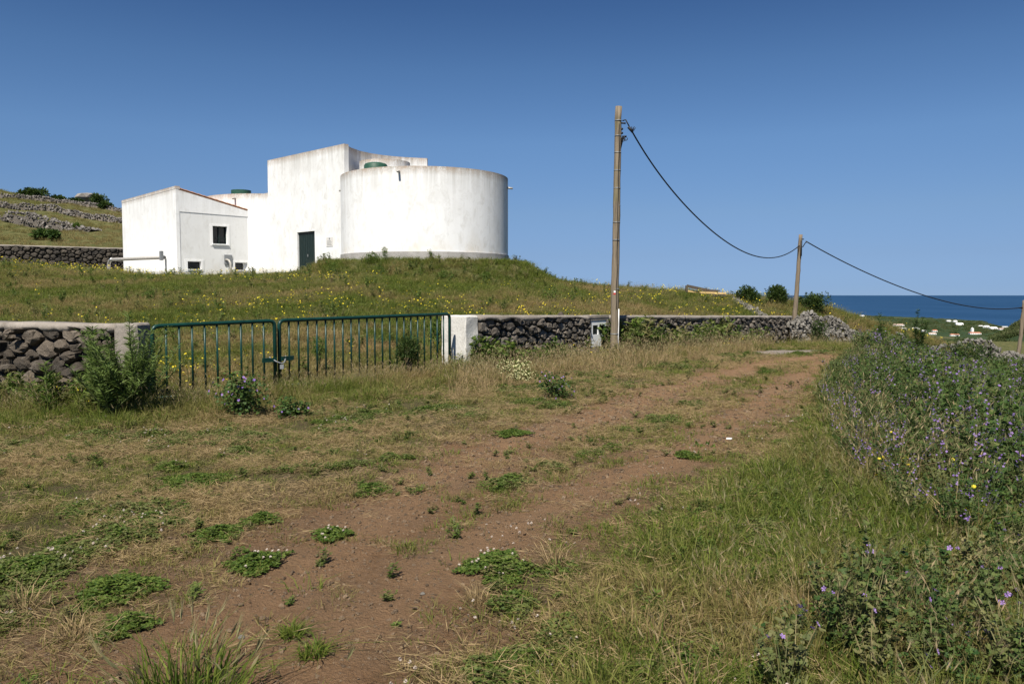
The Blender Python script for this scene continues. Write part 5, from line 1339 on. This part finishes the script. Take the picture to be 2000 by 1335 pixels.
board((1343, 568), (1384, 571.5), 42.2, 42.0, .40, .10, M_PLANKY, 'yellow plank under the dark beam')
board((1366, 571), (1417, 573), 41.8, 41.6, .40, .10, M_PLANKY, 'long yellow plank at the right end of the timber')
board((1386, 566.5), (1406, 567.5), 42.2, 42.1, .2, .07, M_PLANKD, 'short dark board lying across the yellow planks')
board((1385, 575), (1417, 576.5), 41.5, 41.3, .12, .10, M_PLANKD, 'dark batten lowest on the timber pile')

# ------------------------------------------------------------------ village on the coastal plain
VH = [(1642, 629, 13, 4, 0, 'white farm building half hidden by the rubble wall'), (1684, 618, 10, 3, 0, 'lone white house by the shore, far left'),
      (1676, 633, 12, 4, 1, 'red-roofed house, left of the row of three'), (1688, 634, 11, 4, 1, 'red-roofed house, middle of the row of three'), (1699, 636, 11, 5, 1, 'red-roofed house, right of the row of three'),
      (1757, 637, 24, 5, 2, 'broad white building with faded pink roof, upper wing'), (1758, 645, 27, 6, 0, 'broad white hall in front of the pink-roofed wing'), (1738, 645, 9, 3, 0, 'small white shed beside the broad hall'),
      (1791, 643, 13, 4, 0, 'small white house right of the broad hall'), (1805, 648, 9, 4, 0, 'white cottage between the hall and the red roofs'), (1827, 648, 10, 5, 1, 'red-roofed house set back in the middle of the village'), (1822, 653, 15, 4, 2, 'white house below the set-back red roof'),
      (1854, 628, 9, 3, 0, 'left of two small white houses on the rise'), (1867, 629, 8, 4, 0, 'right of two small white houses on the rise'), (1875, 635, 15, 5, 0, 'long white house under the small ones'), (1861, 656, 9, 5, 1, 'orange-roofed house left of its pair'), (1870, 656, 12, 5, 1, 'orange-roofed house right of its pair'),
      (1906, 653, 23, 5, 1, 'long low house with red roof below the white tower'), (1917, 638, 9, 3, 0, 'white house by the coast, left of the cluster'), (1929, 640, 12, 5, 0, 'white house with gable in the coast cluster'), (1942, 643, 15, 5, 0, 'white long house in the coast cluster'), (1958, 644, 12, 4, 2, 'pink-roofed house at the right end of the coast cluster'), (1964, 639, 12, 2, 0, 'low white building at the water edge')]
def vhouse(px, py, w_, h_, roof, label, i):
    x, y, z = hit(px, py, 500); k = y / F; w_ *= .88; h_ *= .9; W_ = w_ * k; D_ = min(W_ * .6, 14); Hh = h_ * k
    root = thing('village_house', label, 'house', (x, y, z)); a = ((i * 37) % 11 - 5) * .05
    T = lambda p, q, zz: (x + p * math.cos(a) - q * math.sin(a), y + p * math.sin(a) + q * math.cos(a), z + zz)
    hw = Hh * .62; s = S(); s.box(-W_ / 2, W_ / 2, 0, D_, -6, hw, T); s.obj('wall', M_VW, root)
    s = S(); V = [T(-W_ / 2 - .3, -.4, hw), T(W_ / 2 + .3, -.4, hw), T(W_ / 2 + .3, D_ + .4, hw), T(-W_ / 2 - .3, D_ + .4, hw), T(-W_ / 2 + 1.5, D_ / 2, Hh), T(W_ / 2 - 1.5, D_ / 2, Hh)]
    s.add(V, [(0, 1, 5, 4), (1, 2, 5), (2, 3, 4, 5), (3, 0, 4), (3, 2, 1, 0)]); s.obj('roof', (M_VW, M_VR, M_VP)[roof], root)
    nw = max(2, int(w_ / 4))
    for j in range(nw):
        q = -W_ / 2 + W_ * (j + .5) / nw; s = S(); s.box(q - .7, q + .7, -.12, -.02, hw * .35, hw * .75, T); s.obj('window', M_GLASS, root)
for i, v in enumerate(VH): vhouse(*v, i)
x, y, z = hit(1900, 648, 500); k = y / F; tw = thing('bell_tower', 'slim white church tower rising above the village', 'tower', (x, y, z))
s = S(); s.box(x - 2.1 * k, x + 2.1 * k, y, y + 4.2 * k, z - 4, z + 6.5 * k); s.obj('wall', M_VW, tw)
s = S(); s.prism([(x - 2.1 * k, y), (x + 2.1 * k, y), (x + 2.1 * k, y + 4.2 * k), (x - 2.1 * k, y + 4.2 * k)], z + 6.5 * k, z + 6.7 * k)
s.add([(x - 1.6 * k, y + .5 * k, z + 6.7 * k), (x + 1.6 * k, y + .5 * k, z + 6.7 * k), (x + 1.6 * k, y + 3.7 * k, z + 6.7 * k), (x - 1.6 * k, y + 3.7 * k, z + 6.7 * k), (x, y + 2.1 * k, z + 9 * k)], [(0, 1, 4), (1, 2, 4), (2, 3, 4), (3, 0, 4)]); s.obj('roof', M_VW, tw)
# scrub and hedges of the plain, wood on the right-hand hill
n = 9000; px = rng.uniform(1500, 2080, n); dd = rng.uniform(0, 1, n) ** .8; y = 1700 + 3600 * dd; cdn = np.interp(px, CPX, CD); x = (px - 1000) / F * y
k = (y < cdn - 60) & (fbm(x / 130, y / 220, 44) > .43); x, y = x[k], y[k]
auto('plain_scrub', x, y, rng.uniform(3.5, 8, len(x)), .1 + .6 * rng.uniform(0, 1, len(x)) ** 2, PR['scrub'], 'dark scrub and hedges dotted between fields on the coastal plain', 'scrub', -1, .1, None, .55)
n = 5200; px = rng.uniform(1905, 2140, n); y = rng.uniform(500, 760, n); x = (px - 1000) / F * y
k = sm(.60, .625, x / y) > rng.uniform(0, 1, len(x)); x, y = x[k], y[k]
auto('hill_wood', x, y, rng.uniform(1.8, 3.8, len(x)), .1 + .5 * rng.uniform(0, 1, len(x)), PR['scrub'], 'dark green wood covering the hill at the right edge', 'wood', -.5, .1)
n = 900; px = rng.uniform(1500, 2050, n); y = rng.uniform(150, 420, n); x = (px - 1000) / F * y
k = fbm(x / 25, y / 40, 4) > .56; x, y = x[k], y[k]
auto('slope_scrub', x, y, rng.uniform(.7, 1.8, len(x)), .3, PR['scrub'], 'low scrub on the slope beyond the stone walls', 'scrub', -.2, .1, None, .6)
